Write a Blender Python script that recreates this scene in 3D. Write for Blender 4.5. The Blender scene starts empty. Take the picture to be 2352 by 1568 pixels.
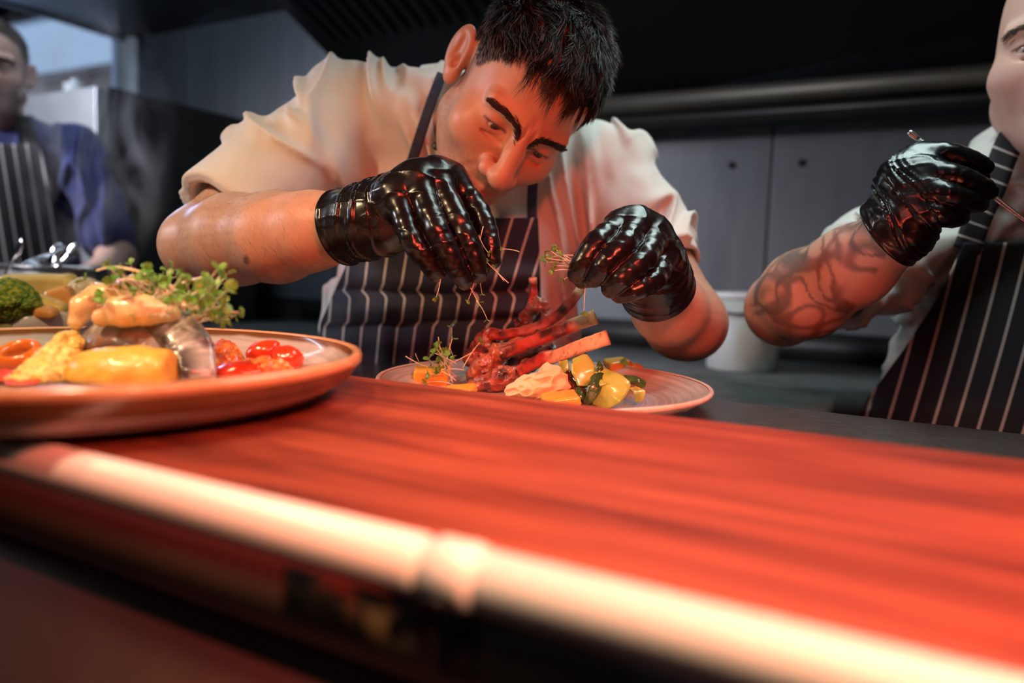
import bpy, math, random
import numpy as np
from mathutils import Matrix, Vector

random.seed(7)
RNG = np.random.default_rng(7)
SC = bpy.context.scene
COL = SC.collection

# ------------------------------------------------------------------ camera
# x runs along the pass counter, +y goes into the kitchen, z is up, floor at z = 0
FPX = 1700.0
W, H = 2352.0, 1568.0
CAMZ = 1.12
YAW, ROLL, PITCH = math.radians(28.4), math.radians(2.0), math.atan(162 / FPX)
_F0 = np.array([-math.sin(YAW), math.cos(YAW), 0.0])
_R0 = np.array([math.cos(YAW), math.sin(YAW), 0.0])
_Z = np.array([0.0, 0.0, 1.0])
CF = _F0 * math.cos(PITCH) - _Z * math.sin(PITCH)
_U0 = _Z * math.cos(PITCH) + _F0 * math.sin(PITCH)
CR = _R0 * math.cos(ROLL) + _U0 * math.sin(ROLL)
CU = _U0 * math.cos(ROLL) - _R0 * math.sin(ROLL)
CC = np.array([0.0, 0.0, CAMZ])

cam = bpy.data.cameras.new('camera')
camo = bpy.data.objects.new('camera', cam)
COL.objects.link(camo)
cam.sensor_width = 36.0
cam.lens = 36.0 * FPX / W
cam.clip_start = 0.02
cam.clip_end = 200
m = Matrix.Identity(4)
for i in range(3):
    m[i][0] = CR[i]; m[i][1] = CU[i]; m[i][2] = -CF[i]; m[i][3] = CC[i]
camo.matrix_world = m
cam.dof.use_dof = True
cam.dof.focus_distance = 0.73
cam.dof.aperture_fstop = 2.6
SC.camera = camo

# ------------------------------------------------------------------ colour management, world
SC.view_settings.view_transform = 'Standard'
SC.view_settings.look = 'None'
SC.view_settings.gamma = 1.0
SC.view_settings.use_curve_mapping = False
SC.view_settings.exposure = -0.12

wd = bpy.data.worlds.new('sky'); SC.world = wd
wd.use_nodes = True
bg = wd.node_tree.nodes['Background']
bg.inputs[0].default_value = (0.50, 0.68, 1.0, 1)
bg.inputs[1].default_value = 0.85


def lamp(name, kind, loc, target, power, color, size=0.1, **kw):
    l = bpy.data.lights.new(name, kind)
    l.energy = power; l.color = color
    if kind == 'AREA':
        l.shape = kw.get('shape', 'DISK'); l.size = size
        if 'size_y' in kw: l.size_y = kw['size_y']
        if 'spread' in kw: l.spread = kw['spread']
    elif kind == 'SPOT':
        l.shadow_soft_size = size
        l.spot_size = math.radians(kw.get('angle', 80)); l.spot_blend = kw.get('blend', 0.6)
    else:
        l.shadow_soft_size = size
    o = bpy.data.objects.new(name, l); COL.objects.link(o)
    o.location = loc
    d = Vector(target) - Vector(loc)
    o.rotation_euler = d.to_track_quat('-Z', 'Y').to_euler()
    return o


# heat lamps over the guests' side, bulbs above the picture, plus added spots
lamp('heat_or_fill_lamp', 'SPOT', (-0.62, 0.10, CAMZ + 0.42), (-0.64, 0.46, CAMZ - 0.04), 14.5, (1.0, 0.66, 0.36), 0.035, angle=98, blend=0.8)
lamp('heat_or_fill_lamp', 'SPOT', (0.24, 0.20, CAMZ + 0.36), (0.10, 0.32, CAMZ - 0.1), 28.0, (1.0, 0.085, 0.055), 0.035, angle=108, blend=0.7)
lamp('heat_or_fill_lamp', 'SPOT', (0.06, 0.06, CAMZ + 0.32), (-0.32, 0.66, CAMZ - 0.02), 20.0, (1.0, 0.095, 0.05), 0.03, angle=62, blend=0.9)  # added red spot, in place of red bounce onto lamb, hands and face
lamp('heat_or_fill_lamp', 'SPOT', (0.16, 0.08, CAMZ + 0.30), (0.08, 0.24, CAMZ - 0.1), 19.0, (1.0, 0.58, 0.33), 0.03, angle=96, blend=0.8)
lamp('heat_or_fill_lamp', 'SPOT', (-0.30, 0.13, CAMZ + 0.40), (-0.30, 0.20, CAMZ - 0.1), 10.0, (1.0, 0.64, 0.40), 0.03, angle=84, blend=0.8)  # extra warm spot added to brighten the rail and the board beside it
# kitchen strip light plus an added one, daylight through the window, added dining-side fill
lamp('strip_or_fill_light', 'AREA', (-0.15, 1.06, 1.95), (-0.22, 1.0, 1.2), 5.0, (0.78, 1.0, 0.97), 1.1, shape='RECTANGLE', size_y=0.3, spread=math.radians(110))
lamp('strip_or_fill_light', 'AREA', (-2.05, 0.95, 2.06), (-2.1, 1.7, 1.4), 9.0, (0.66, 0.82, 1.0), 0.9, shape='RECTANGLE', size_y=0.15)  # added cool fill that lifts the left wall sheets and the shoulders
sun = lamp('daylight', 'SUN', (-8, 6, 4), (-7, 5.56, 3.768), 6.5, (0.42, 0.57, 1.0)); sun.data.angle = math.radians(16)
lamp('dining_room_fill', 'AREA', (-3.4, -0.8, 2.3), (-1.9, 1.0, 1.4), 14.0, (0.95, 0.92, 1.0), 0.6, spread=math.radians(60))  # fill added to brighten the man in blue, not a known lamp
lamp('dining_room_fill', 'AREA', (0.4, -1.6, 2.5), (0, 0.6, 1.0), 1.2, (1.0, 0.9, 0.85), 0.8)  # weak fill added behind the camera for the room's ambient light

# ------------------------------------------------------------------ helpers
def ray(u, v):
    return CF + CR * (u - W / 2) / FPX - CU * (v - H / 2) / FPX


def wp(u, v, d):
    """world point seen at (u, v) and lying d metres in front of the lens"""
    return CC + ray(u, v) * d


def onz(u, v, z):
    r = ray(u, v); return CC + r * ((z - CAMZ) / r[2])


def depth_of(p):
    return float(np.dot(np.asarray(p) - CC, CF))


def pv(u, v, d):
    """the same point in a frame of metres: right, up, towards the lens"""
    return np.array([(u - W / 2) / FPX * d, -(v - H / 2) / FPX * d, -d])


VM = np.stack([CR, CU, -CF], 1)          # that frame -> world


def v2w(V):
    return np.asarray(V) @ VM.T + CC


def w2v(V):
    return (np.asarray(V) - CC) @ VM


# ---- small value noise
def _hash(ix, iy, iz, seed):
    n = (ix * 374761393 + iy * 668265263 + iz * 2147483647 * 3 + seed * 974634777).astype(np.int64) & 0x7fffffff
    n = ((n ^ (n >> 13)) * 1274126177) & 0x7fffffff
    n = (n ^ (n >> 16)) & 0xffff
    return n.astype(np.float32) / 65535.0


def noise(P, seed=0):
    P = np.asarray(P, np.float32)
    i = np.floor(P).astype(np.int64); f = P - i; f = f * f * (3 - 2 * f)
    x, y, z = i[:, 0], i[:, 1], i[:, 2]
    r = 0
    for dx in (0, 1):
        wx = f[:, 0] if dx else 1 - f[:, 0]
        for dy in (0, 1):
            wy = f[:, 1] if dy else 1 - f[:, 1]
            for dz in (0, 1):
                wz = f[:, 2] if dz else 1 - f[:, 2]
                r = r + wx * wy * wz * _hash(x + dx, y + dy, z + dz, seed)
    return r * 2 - 1


def fbm(P, oct=3, seed=0):
    a, s, r = 1.0, 0.0, 0
    for k in range(oct):
        r = r + a * noise(np.asarray(P) * (2 ** k), seed + k); s += a; a *= 0.5
    return r / s


def sstep(a, b, x):
    t = np.clip((x - a) / (b - a), 0, 1); return t * t * (3 - 2 * t)


# ---- signed distance shapes
def smin(a, b, k):
    h = np.clip(0.5 + 0.5 * (b - a) / k, 0, 1)
    return b + (a - b) * h - k * h * (1 - h)


def smax(a, b, k):
    return -smin(-a, -b, k)


def cone(p, a, b, ra, rb):
    a = np.asarray(a, np.float32); b = np.asarray(b, np.float32); ab = b - a
    t = np.clip(((p - a) @ ab) / max(float(ab @ ab), 1e-12), 0, 1)
    q = p - a - t[:, None] * ab
    return np.sqrt((q * q).sum(1)) - (ra + t * (rb - ra))


def chain(p, pts, rs, k=0.006):
    d = None
    for i in range(len(pts) - 1):
        c = cone(p, pts[i], pts[i + 1], rs[i], rs[i + 1])
        d = c if d is None else smin(d, c, k)
    return d


def ellip(p, c, r, Rm=None):
    q = p - np.asarray(c, np.float32)
    if Rm is not None: q = q @ Rm
    r = np.asarray(r, np.float32)
    k0 = np.sqrt(((q / r) ** 2).sum(1)); k1 = np.sqrt(((q / (r * r)) ** 2).sum(1)) + 1e-9
    return k0 * (k0 - 1) / k1


def rbox(p, c, half, rad, Rm=None):
    q = p - np.asarray(c, np.float32)
    if Rm is not None: q = q @ Rm
    q = np.abs(q) - (np.asarray(half, np.float32) - rad)
    return np.sqrt((np.maximum(q, 0) ** 2).sum(1)) + np.minimum(q.max(1), 0) - rad


def rotxyz(rx, ry, rz):
    cx, sx, cy, sy, cz, sz = math.cos(rx), math.sin(rx), math.cos(ry), math.sin(ry), math.cos(rz), math.sin(rz)
    X = np.array([[1, 0, 0], [0, cx, -sx], [0, sx, cx]]); Y = np.array([[cy, 0, sy], [0, 1, 0], [-sy, 0, cy]]); Zm = np.array([[cz, -sz, 0], [sz, cz, 0], [0, 0, 1]])
    return Zm @ Y @ X


def grad(f, V, e):
    g = np.zeros_like(V)
    for a in range(3):
        dv = np.zeros(3, np.float32); dv[a] = e
        g[:, a] = (f(V + dv) - f(V - dv)) / (2 * e)
    return g


def surf(f, lo, hi, h, proj=2):
    """mesh of f = 0 inside the box (surface nets, then pulled onto the surface)"""
    lo = np.asarray(lo, np.float32); hi = np.asarray(hi, np.float32)
    B = 6
    nb = np.ceil((hi - lo) / (h * B)).astype(int) + 1
    n = nb * B
    cx = [lo[a] + (np.arange(nb[a]) * B + (B - 1) / 2) * h for a in range(3)]
    G = np.stack(np.meshgrid(*cx, indexing='ij'), -1).reshape(-1, 3).astype(np.float32)
    cd = f(G).reshape(nb)
    act = np.abs(cd) < B * h * 0.87 * 1.5 + h * 2
    g = np.repeat(np.repeat(np.repeat(np.where(cd < 0, -1.0, 1.0).astype(np.float32), B, 0), B, 1), B, 2)
    ab = np.argwhere(act)
    off = np.stack(np.meshgrid(np.arange(B), np.arange(B), np.arange(B), indexing='ij'), -1).reshape(-1, 3)
    for s in range(0, len(ab), 3000):
        idx = (ab[s:s + 3000, None, :] * B + off[None]).reshape(-1, 3)
        g[idx[:, 0], idx[:, 1], idx[:, 2]] = f((lo + idx * h).astype(np.float32))
    s = g < 0
    cnt = np.zeros(tuple(n - 1), np.int8)
    for dx in (0, 1):
        for dy in (0, 1):
            for dz in (0, 1):
                cnt += s[dx:n[0] - 1 + dx, dy:n[1] - 1 + dy, dz:n[2] - 1 + dz]
    cells = np.argwhere((cnt > 0) & (cnt < 8))
    vid = np.full(tuple(n - 1), -1, np.int32)
    vid[cells[:, 0], cells[:, 1], cells[:, 2]] = np.arange(len(cells))
    acc = np.zeros((len(cells), 3), np.float32); na = np.zeros(len(cells), np.float32)
    corners = [(x, y, z) for x in (0, 1) for y in (0, 1) for z in (0, 1)]
    for c0 in corners:
        for a in range(3):
            if c0[a] == 1: continue
            c1 = list(c0); c1[a] = 1
            i0 = cells + np.array(c0); i1 = cells + np.array(c1)
            g0 = g[i0[:, 0], i0[:, 1], i0[:, 2]]; g1 = g[i1[:, 0], i1[:, 1], i1[:, 2]]
            k = (g0 < 0) != (g1 < 0)
            t = np.where(k, g0 / np.where(k, g0 - g1, 1), 0)
            pt = np.array(c0, np.float32) + np.zeros((len(cells), 3), np.float32)
            pt[:, a] += t
            acc += pt * k[:, None]; na += k
    V = lo + (cells + acc / na[:, None]) * h
    FA = []
    for a in range(3):
        b, c = (a + 1) % 3, (a + 2) % 3
        sl0 = [slice(None)] * 3; sl1 = [slice(None)] * 3
        sl0[a] = slice(0, n[a] - 1); sl1[a] = slice(1, n[a])
        s0 = s[tuple(sl0)]; s1 = s[tuple(sl1)]
        e = np.argwhere(s0 != s1)
        ok = (e[:, b] > 0) & (e[:, c] > 0) & (e[:, b] < n[b] - 1) & (e[:, c] < n[c] - 1)
        e = e[ok]
        flip = s0[e[:, 0], e[:, 1], e[:, 2]]
        q = []
        for db, dc in ((-1, -1), (0, -1), (0, 0), (-1, 0)):
            i = e.copy(); i[:, b] += db; i[:, c] += dc
            q.append(vid[i[:, 0], i[:, 1], i[:, 2]])
        q = np.stack(q, 1)
        q[~flip] = q[~flip][:, ::-1]
        FA.append(q)
    Fq = np.concatenate(FA)
    Fq = Fq[(Fq >= 0).all(1)]
    V = V.astype(np.float32)
    for _ in range(proj):
        d = f(V); gr = grad(f, V, h * 0.5); gg = (gr * gr).sum(1) + 1e-6
        st = np.clip(d / gg, -h, h)
        V = V - gr * st[:, None]
    return V, Fq


# ---- meshes and objects
def mesh_of(name, V, Fs, mat=None, smooth=True, cols=None, uv=None):
    me = bpy.data.meshes.new(name)
    V = np.asarray(V, np.float32)
    if isinstance(Fs, np.ndarray):
        k = Fs.shape[1]; loops = Fs.reshape(-1).astype(np.int32)
        starts = np.arange(len(Fs), dtype=np.int32) * k
    else:
        ls = [len(f) for f in Fs]
        loops = np.array([i for f in Fs for i in f], np.int32)
        starts = np.concatenate([[0], np.cumsum(ls)[:-1]]).astype(np.int32)
    me.vertices.add(len(V)); me.vertices.foreach_set('co', V.reshape(-1))
    me.loops.add(len(loops)); me.loops.foreach_set('vertex_index', loops)
    me.polygons.add(len(starts)); me.polygons.foreach_set('loop_start', starts)
    me.update(calc_edges=True); me.validate()
    if smooth: me.shade_smooth()
    if cols is not None:
        ca = me.color_attributes.new('Col', 'FLOAT_COLOR', 'POINT')
        c4 = np.ones((len(V), 4), np.float32); c4[:, :3] = cols
        ca.data.foreach_set('color', c4.reshape(-1))
    if uv is not None:
        ul = me.uv_layers.new(name='UVMap')
        ul.data.foreach_set('uv', np.asarray(uv, np.float32)[loops].reshape(-1))
    if mat is not None: me.materials.append(mat)
    return me


def ob(name, V, Fs, mat=None, parent=None, origin=None, smooth=True, cols=None, uv=None):
    """one mesh object; V in world metres"""
    V = np.asarray(V, np.float64)
    if parent is not None:
        o0 = np.array(parent['_o'])
    else:
        o0 = np.array(origin) if origin is not None else np.array([V[:, 0].mean(), V[:, 1].mean(), V[:, 2].min()])
    o = bpy.data.objects.new(name, mesh_of(name, V - o0, Fs, mat, smooth, cols, uv))
    COL.objects.link(o)
    o['_o'] = [float(c) for c in o0]
    if parent is not None: o.parent = parent
    else: o.location = o0
    if parent is not None:
        o.location = (0, 0, 0)
    return o


def root(name, loc):
    o = bpy.data.objects.new(name, None); COL.objects.link(o)
    o.location = loc; o.empty_display_size = 0.02; o['_o'] = [float(c) for c in loc]
    return o


def tag(o, label, cat, group=None, kind=None):
    o['label'] = label; o['category'] = cat
    if group: o['group'] = group
    if kind: o['kind'] = kind
    return o


def struct(o):
    o['kind'] = 'structure'; return o


def join(*parts):
    V, Fs, n = [], [], 0
    for v, f in parts:
        V.append(np.asarray(v, np.float64))
        Fs += [[int(i) + n for i in q] for q in f]
        n += len(v)
    return np.concatenate(V), Fs


def box(lo, hi):
    x0, y0, z0 = lo; x1, y1, z1 = hi
    V = np.array([(x0, y0, z0), (x1, y0, z0), (x1, y1, z0), (x0, y1, z0), (x0, y0, z1), (x1, y0, z1), (x1, y1, z1), (x0, y1, z1)], float)
    return V, [(0, 3, 2, 1), (4, 5, 6, 7), (0, 1, 5, 4), (1, 2, 6, 5), (2, 3, 7, 6), (3, 0, 4, 7)]


def obbox(name, lo, hi, mat, parent=None, bevel=0.0, origin=None):
    V, Fs = box(lo, hi)
    o = ob(name, V, Fs, mat, parent, origin, smooth=False)
    if bevel:
        b = o.modifiers.new('bevel', 'BEVEL'); b.width = bevel; b.segments = 3; b.limit_method = 'NONE'
        o.data.shade_smooth()
        o.modifiers.new('wn', 'WEIGHTED_NORMAL')
    return o


def lathe(prof, c, n=96):
    """prof: (radius, z) pairs from axis to axis or open; revolved about the vertical through c"""
    a = np.linspace(0, 2 * math.pi, n, endpoint=False)
    V = []; Fs = []
    for r, z in prof:
        V += [(c[0] + r * math.cos(t), c[1] + r * math.sin(t), c[2] + z) for t in a]
    for i in range(len(prof) - 1):
        for j in range(n):
            k = (j + 1) % n
            Fs.append((i * n + j, i * n + k, (i + 1) * n + k, (i + 1) * n + j))
    return np.array(V), Fs


def smooth_path(pts, n):
    pts = np.asarray(pts, float)
    if len(pts) < 3:
        t = np.linspace(0, 1, n)[:, None]; return pts[0] * (1 - t) + pts[-1] * t
    P = np.concatenate([[2 * pts[0] - pts[1]], pts, [2 * pts[-1] - pts[-2]]])
    out = []
    for s in np.linspace(0, len(pts) - 1 - 1e-6, n):
        i = int(s); t = s - i
        p0, p1, p2, p3 = P[i:i + 4]
        out.append(0.5 * ((2 * p1) + (-p0 + p2) * t + (2 * p0 - 5 * p1 + 4 * p2 - p3) * t * t + (-p0 + 3 * p1 - 3 * p2 + p3) * t ** 3))
    return np.array(out)


def sweep(path, ra, rb=None, up=None, n=10, sq=1.0, bend=0.0):
    """closed tube along a path; radii per point (ra across, rb along up); sq<1 squares the section"""
    path = np.asarray(path, float); m_ = len(path)
    ra = np.broadcast_to(np.asarray(ra, float), (m_,)); rb = ra if rb is None else np.broadcast_to(np.asarray(rb, float), (m_,))
    T = np.gradient(path, axis=0); T /= np.linalg.norm(T, axis=1)[:, None] + 1e-12
    u0 = np.array(up if up is not None else (0.13, 0.21, 1.0), float)
    V = []; a = np.linspace(0, 2 * math.pi, n, endpoint=False)
    for i in range(m_):
        s = np.cross(T[i], u0); s /= np.linalg.norm(s) + 1e-12
        w = np.cross(s, T[i])
        if up is None: u0 = w
        ca, sa = np.cos(a), np.sin(a)
        ca = np.sign(ca) * np.abs(ca) ** sq; sa = np.sign(sa) * np.abs(sa) ** sq
        V.append(path[i] + ca[:, None] * s * ra[i] + (sa * rb[i] + bend * ra[i] * ca * ca)[:, None] * w)
    V = np.concatenate(V); Fs = []
    for i in range(m_ - 1):
        for j in range(n):
            k = (j + 1) % n
            Fs.append((i * n + j, i * n + k, (i + 1) * n + k, (i + 1) * n + j))
    Fs.append(tuple(range(n))[::-1]); Fs.append(tuple(range((m_ - 1) * n, m_ * n)))
    return V, Fs


# ---- materials
def M(name, base=(0.5, 0.5, 0.5), rough=0.5, metal=0.0, attr=None, mix=None, bump=None, sss=0.0, sssr=(0.01, 0.004, 0.002), coat=0.0, spec=0.5, emit=None, aniso=0.0, scale3=None, rmix=None, sheen=0.0, bump2=None):
    """mix=(scale, colour2, lo, hi, detail); bump=(scale, strength, distance, detail)"""
    mt = bpy.data.materials.new(name); mt.use_nodes = True
    nt = mt.node_tree; N = nt.nodes; L = nt.links
    b = N['Principled BSDF']
    b.inputs['Base Color'].default_value = (*base, 1)
    b.inputs['Roughness'].default_value = rough
    b.inputs['Metallic'].default_value = metal
    b.inputs['Specular IOR Level'].default_value = spec
    b.inputs['Coat Weight'].default_value = coat
    b.inputs['Coat Roughness'].default_value = 0.12
    b.inputs['Anisotropic'].default_value = aniso
    if sheen: b.inputs['Sheen Weight'].default_value = sheen
    if sss:
        b.inputs['Subsurface Weight'].default_value = sss
        b.inputs['Subsurface Radius'].default_value = (1, 0.4, 0.2)
        b.inputs['Subsurface Scale'].default_value = sssr[0]
    if emit:
        b.inputs['Emission Color'].default_value = (*emit[0], 1); b.inputs['Emission Strength'].default_value = emit[1]
    tc = N.new('ShaderNodeTexCoord'); mp = N.new('ShaderNodeMapping')
    L.new(tc.outputs['Object'], mp.inputs[0])
    if scale3: mp.inputs['Scale'].default_value = scale3
    cur = None
    if attr:
        at = N.new('ShaderNodeAttribute'); at.attribute_name = attr; cur = at.outputs['Color']

    def nz(s, det):
        t = N.new('ShaderNodeTexNoise'); t.inputs['Scale'].default_value = s; t.inputs['Detail'].default_value = det
        L.new(mp.outputs[0], t.inputs['Vector']); return t.outputs['Fac']
    if mix:
        mixes = mix if isinstance(mix, list) else [mix]
        for (s, c2, lo, hi, det) in mixes:
            mr = N.new('ShaderNodeMapRange'); mr.inputs['From Min'].default_value = lo; mr.inputs['From Max'].default_value = hi
            L.new(nz(s, det), mr.inputs['Value'])
            mx = N.new('ShaderNodeMix'); mx.data_type = 'RGBA'
            L.new(mr.outputs[0], mx.inputs['Factor'])
            if cur is not None: L.new(cur, mx.inputs['A'])
            else: mx.inputs['A'].default_value = (*base, 1)
            mx.inputs['B'].default_value = (*c2, 1)
            cur = mx.outputs['Result']
    if cur is not None: L.new(cur, b.inputs['Base Color'])
    if rmix:
        s, r2, lo, hi = rmix
        mr = N.new('ShaderNodeMapRange'); mr.inputs['From Min'].default_value = lo; mr.inputs['From Max'].default_value = hi
        mr.inputs['To Min'].default_value = rough; mr.inputs['To Max'].default_value = r2
        L.new(nz(s, 3), mr.inputs['Value']); L.new(mr.outputs[0], b.inputs['Roughness'])
    prev = None
    for bm_ in (bump, bump2):
        if bm_:
            s, st, dist, det = bm_
            bp = N.new('ShaderNodeBump'); bp.inputs['Strength'].default_value = st; bp.inputs['Distance'].default_value = dist
            L.new(nz(s, det), bp.inputs['Height'])
            if prev is not None: L.new(prev, bp.inputs['Normal'])
            prev = bp.outputs['Normal']
    if prev is not None: L.new(prev, b.inputs['Normal'])
    return mt


def box_of(pts, pad):
    p = np.asarray(pts); return p.min(0) - pad, p.max(0) + pad

# ------------------------------------------------------------------ the setting
LEDGE = CAMZ - 0.095          # top of the wooden pass
STEEL = CAMZ - 0.135          # top of the steel counter behind it
LY0, LY1, SY1 = 0.218, 0.495, 0.83

m_paint = M('dark_wall_paint', (0.05, 0.045, 0.045), 0.7, mix=(3, (0.07, 0.06, 0.055), 0.4, 0.7, 3))
m_floor = M('dark_quarry_tile', (0.06, 0.04, 0.035), 0.5, mix=(12, (0.10, 0.07, 0.06), 0.4, 0.7, 3))
m_steelwall = M('brushed_steel_cladding', (0.20, 0.215, 0.235), 0.42, 0.5, mix=(4, (0.16, 0.17, 0.19), 0.35, 0.7, 4), scale3=(3, 3, 0.8), bump=(40, 0.05, 0.002, 3))
m_dark = M('blackened_steel', (0.018, 0.017, 0.017), 0.45, 0.3, mix=(6, (0.03, 0.027, 0.025), 0.4, 0.7, 3))
m_hoodsteel = M('dull_hood_steel', (0.030, 0.030, 0.032), 0.5, 0.3, mix=(3, (0.022, 0.022, 0.024), 0.4, 0.7, 3))
m_gutter = M('greasy_gutter_steel', (0.13, 0.12, 0.095), 0.45, 0.6, mix=(5, (0.09, 0.083, 0.065), 0.4, 0.7, 3))

WX0, WX1, WY0, WY1, WZ = -5.2, 3.0, -3.0, 2.2, 2.75
struct(obbox('floor', (WX0, WY0, -0.1), (WX1, WY1, 0), m_floor))
struct(obbox('ceiling', (WX0, WY0, WZ), (WX1, WY1, WZ + 0.1), m_paint))
struct(obbox('wall_right', (WX1, WY0, 0), (WX1 + 0.1, WY1, WZ), m_paint))
struct(obbox('wall_left', (WX0 - 0.1, WY0, 0), (WX0, WY1, WZ), m_paint))
struct(obbox('wall_front', (WX0, WY0 - 0.1, 0), (WX1, WY0, WZ), m_paint))
# back wall with the window opening at its left end
wx0, wx1, wz0, wz1 = -5.0, -3.16, 1.40, 2.35
struct(ob('wall_back', *join(box((WX0, WY1, 0), (wx0, WY1 + 0.12, WZ)), box((wx1, WY1, 0), (WX1, WY1 + 0.12, WZ)),
                             box((wx0, WY1, 0), (wx1, WY1 + 0.12, wz0)), box((wx0, WY1, wz1), (wx1, WY1 + 0.12, WZ))), m_paint, smooth=False))
# window: frame with a pane
m_frame = M('white_window_frame', (0.75, 0.78, 0.80), 0.4, mix=(20, (0.65, 0.68, 0.70), 0.4, 0.7, 2))
m_glass = bpy.data.materials.new('window_glass'); m_glass.use_nodes = True
_n = m_glass.node_tree.nodes; _n.remove(_n['Principled BSDF'])
_t = _n.new('ShaderNodeBsdfTransparent'); _t.inputs[0].default_value = (.93, .96, .97, 1); _g = _n.new('ShaderNodeBsdfGlossy'); _g.inputs['Roughness'].default_value = .02; _x = _n.new('ShaderNodeMixShader'); _x.inputs[0].default_value = .05
m_glass.node_tree.links.new(_t.outputs[0], _x.inputs[1]); m_glass.node_tree.links.new(_g.outputs[0], _x.inputs[2]); m_glass.node_tree.links.new(_x.outputs[0], _n['Material Output'].inputs[0])
win = root('window_1', ((wx0 + wx1) / 2, WY1 + 0.03, wz0)); struct(win)
fr = 0.05
ob('window_frame', *join(box((wx0, WY1 + 0.01, wz0), (wx0 + fr, WY1 + 0.08, wz1)), box((wx1 - 0.14, WY1 - 0.03, wz0), (wx1, WY1 + 0.08, wz1)),
                         box((wx0, WY1 + 0.01, wz0), (wx1, WY1 + 0.08, wz0 + fr)), box((wx0, WY1 + 0.01, wz1 - fr), (wx1, WY1 + 0.08, wz1))), m_frame, win, smooth=False)
ob('window_pane', *box((wx0 + fr, WY1 + 0.045, wz0 + fr), (wx1 - 0.14, WY1 + 0.05, wz1 - fr)), m_glass, win, smooth=False)
# neighbouring roof seen through the window
m_roof = M('brown_roof_tiles', (0.17, 0.13, 0.11), 0.8, mix=(8, (0.24, 0.18, 0.15), 0.4, 0.7, 3), scale3=(1, 1, 4))
m_fascia = M('tan_render', (0.55, 0.40, 0.30), 0.8, mix=(3, (0.48, 0.35, 0.27), 0.4, 0.7, 3))
nb_ = root('neighbouring_building', (-13.0, 8.4, 0))
tag(nb_, 'brown roofed building seen through the window behind the oven', 'building')
RX0, RX1 = -14.0, -4.0
RX0, RX1 = -15.2, -10.4
rv = np.array([(RX0, 7.6, 4.22), (RX1, 7.6, 4.22), (RX1, 9.5, 4.95), (RX0, 9.5, 4.95), (RX0, 7.6, 4.14), (RX1, 7.6, 4.14), (RX1, 9.5, 4.87), (RX0, 9.5, 4.87)])
ob('roof', rv, [(0, 1, 2, 3), (7, 6, 5, 4), (0, 4, 5, 1), (1, 5, 6, 2), (2, 6, 7, 3), (3, 7, 4, 0)], m_roof, nb_, smooth=False)
ob('wall', *box((RX0 + .2, 7.8, 0), (RX1 - .2, 9.2, 4.2)), m_fascia, nb_, smooth=False)

# stainless cladding sheets on the back wall, one thing each
seams = [-3.1, -2.35, -1.6, -0.85, -0.10 + 0.0, 0.0, 0.95, 1.9, 2.95]
sx_ = CC[0] + ray(1768, 480)[0] * (WY1 / ray(1768, 480)[1])
seams = [sx_ + k * 0.80 for k in range(-4, 4)]
seams[0] = -3.1
labs = ['blue-lit steel wall sheet beside the window', 'steel wall sheet above the end of the tall dark oven side', 'steel wall sheet behind the raised sleeve of the stooping chef',
        'steel wall sheet behind the stooping chef', 'steel wall sheet with a bolt, between the two men in white', 'steel wall sheet with a bolt, left of the man with tweezers', 'steel wall sheet behind the face at the right edge']
for i in range(len(seams) - 1):
    x0, x1 = seams[i] + 0.003, seams[i + 1] - 0.003
    zt = 2.10 if i < 2 else 1.56
    p = obbox('wall_panel', (x0, WY1 - 0.012, 0.98), (x1, WY1, zt), m_steelwall, bevel=0.002)
    tag(p, labs[i], 'wall panel', 'steel sheets on the back wall')
    if i in (3, 4):
        for bx in ((CC[0] + ray(1683, 381)[0] * (WY1 / ray(1683, 381)[1]),) if i == 3 else (CC[0] + ray(1842, 386)[0] * (WY1 / ray(1842, 386)[1]),)):
            bv, bf = lathe([(0.0005, 0.0), (0.010, 0.0), (0.010, 0.003), (0.0005, 0.005)], (0, 0, 0), 16)
            bv = np.stack([bv[:, 0] + bx, -bv[:, 2] + WY1 - 0.0125, bv[:, 1] + CAMZ + ray(1683, 381)[2] * (WY1 / ray(1683, 381)[1])], 1)
            ob('bolt', bv, bf, m_dark, p)

# extraction hood over the range: sloping filter bank, gutter and end cheek
HX0, HX1 = -1.63, 2.6
hood = root('extraction_hood', (0.4, 1.4, 1.55)); tag(hood, 'black extraction hood with a slotted filter bank above the chefs', 'extractor hood')
sl = 0.437


def hz(y): return 1.62 + (2.08 - y) * sl


y_a, y_b = 2.08, 0.75
V = np.array([(HX0, y_a, hz(y_a)), (HX1, y_a, hz(y_a)), (HX1, y_b, hz(y_b)), (HX0, y_b, hz(y_b)), (HX0, y_a, hz(y_a) + .03), (HX1, y_a, hz(y_a) + .03), (HX1, y_b, hz(y_b) + .03), (HX0, y_b, hz(y_b) + .03)])
ob('hood_back', V, [(0, 1, 2, 3), (7, 6, 5, 4), (0, 4, 5, 1), (1, 5, 6, 2), (2, 6, 7, 3), (3, 7, 4, 0)], m_dark, hood, smooth=False)
ob('hood_front', *box((HX0, y_b - 0.03, hz(y_b) - 0.12), (HX1, y_b, WZ - 0.15)), m_dark, hood, smooth=False)
ob('hood_top', *box((HX0, y_b, WZ - 0.18), (HX1, WY1 - 0.02, WZ - 0.15)), m_dark, hood, smooth=False)
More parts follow.
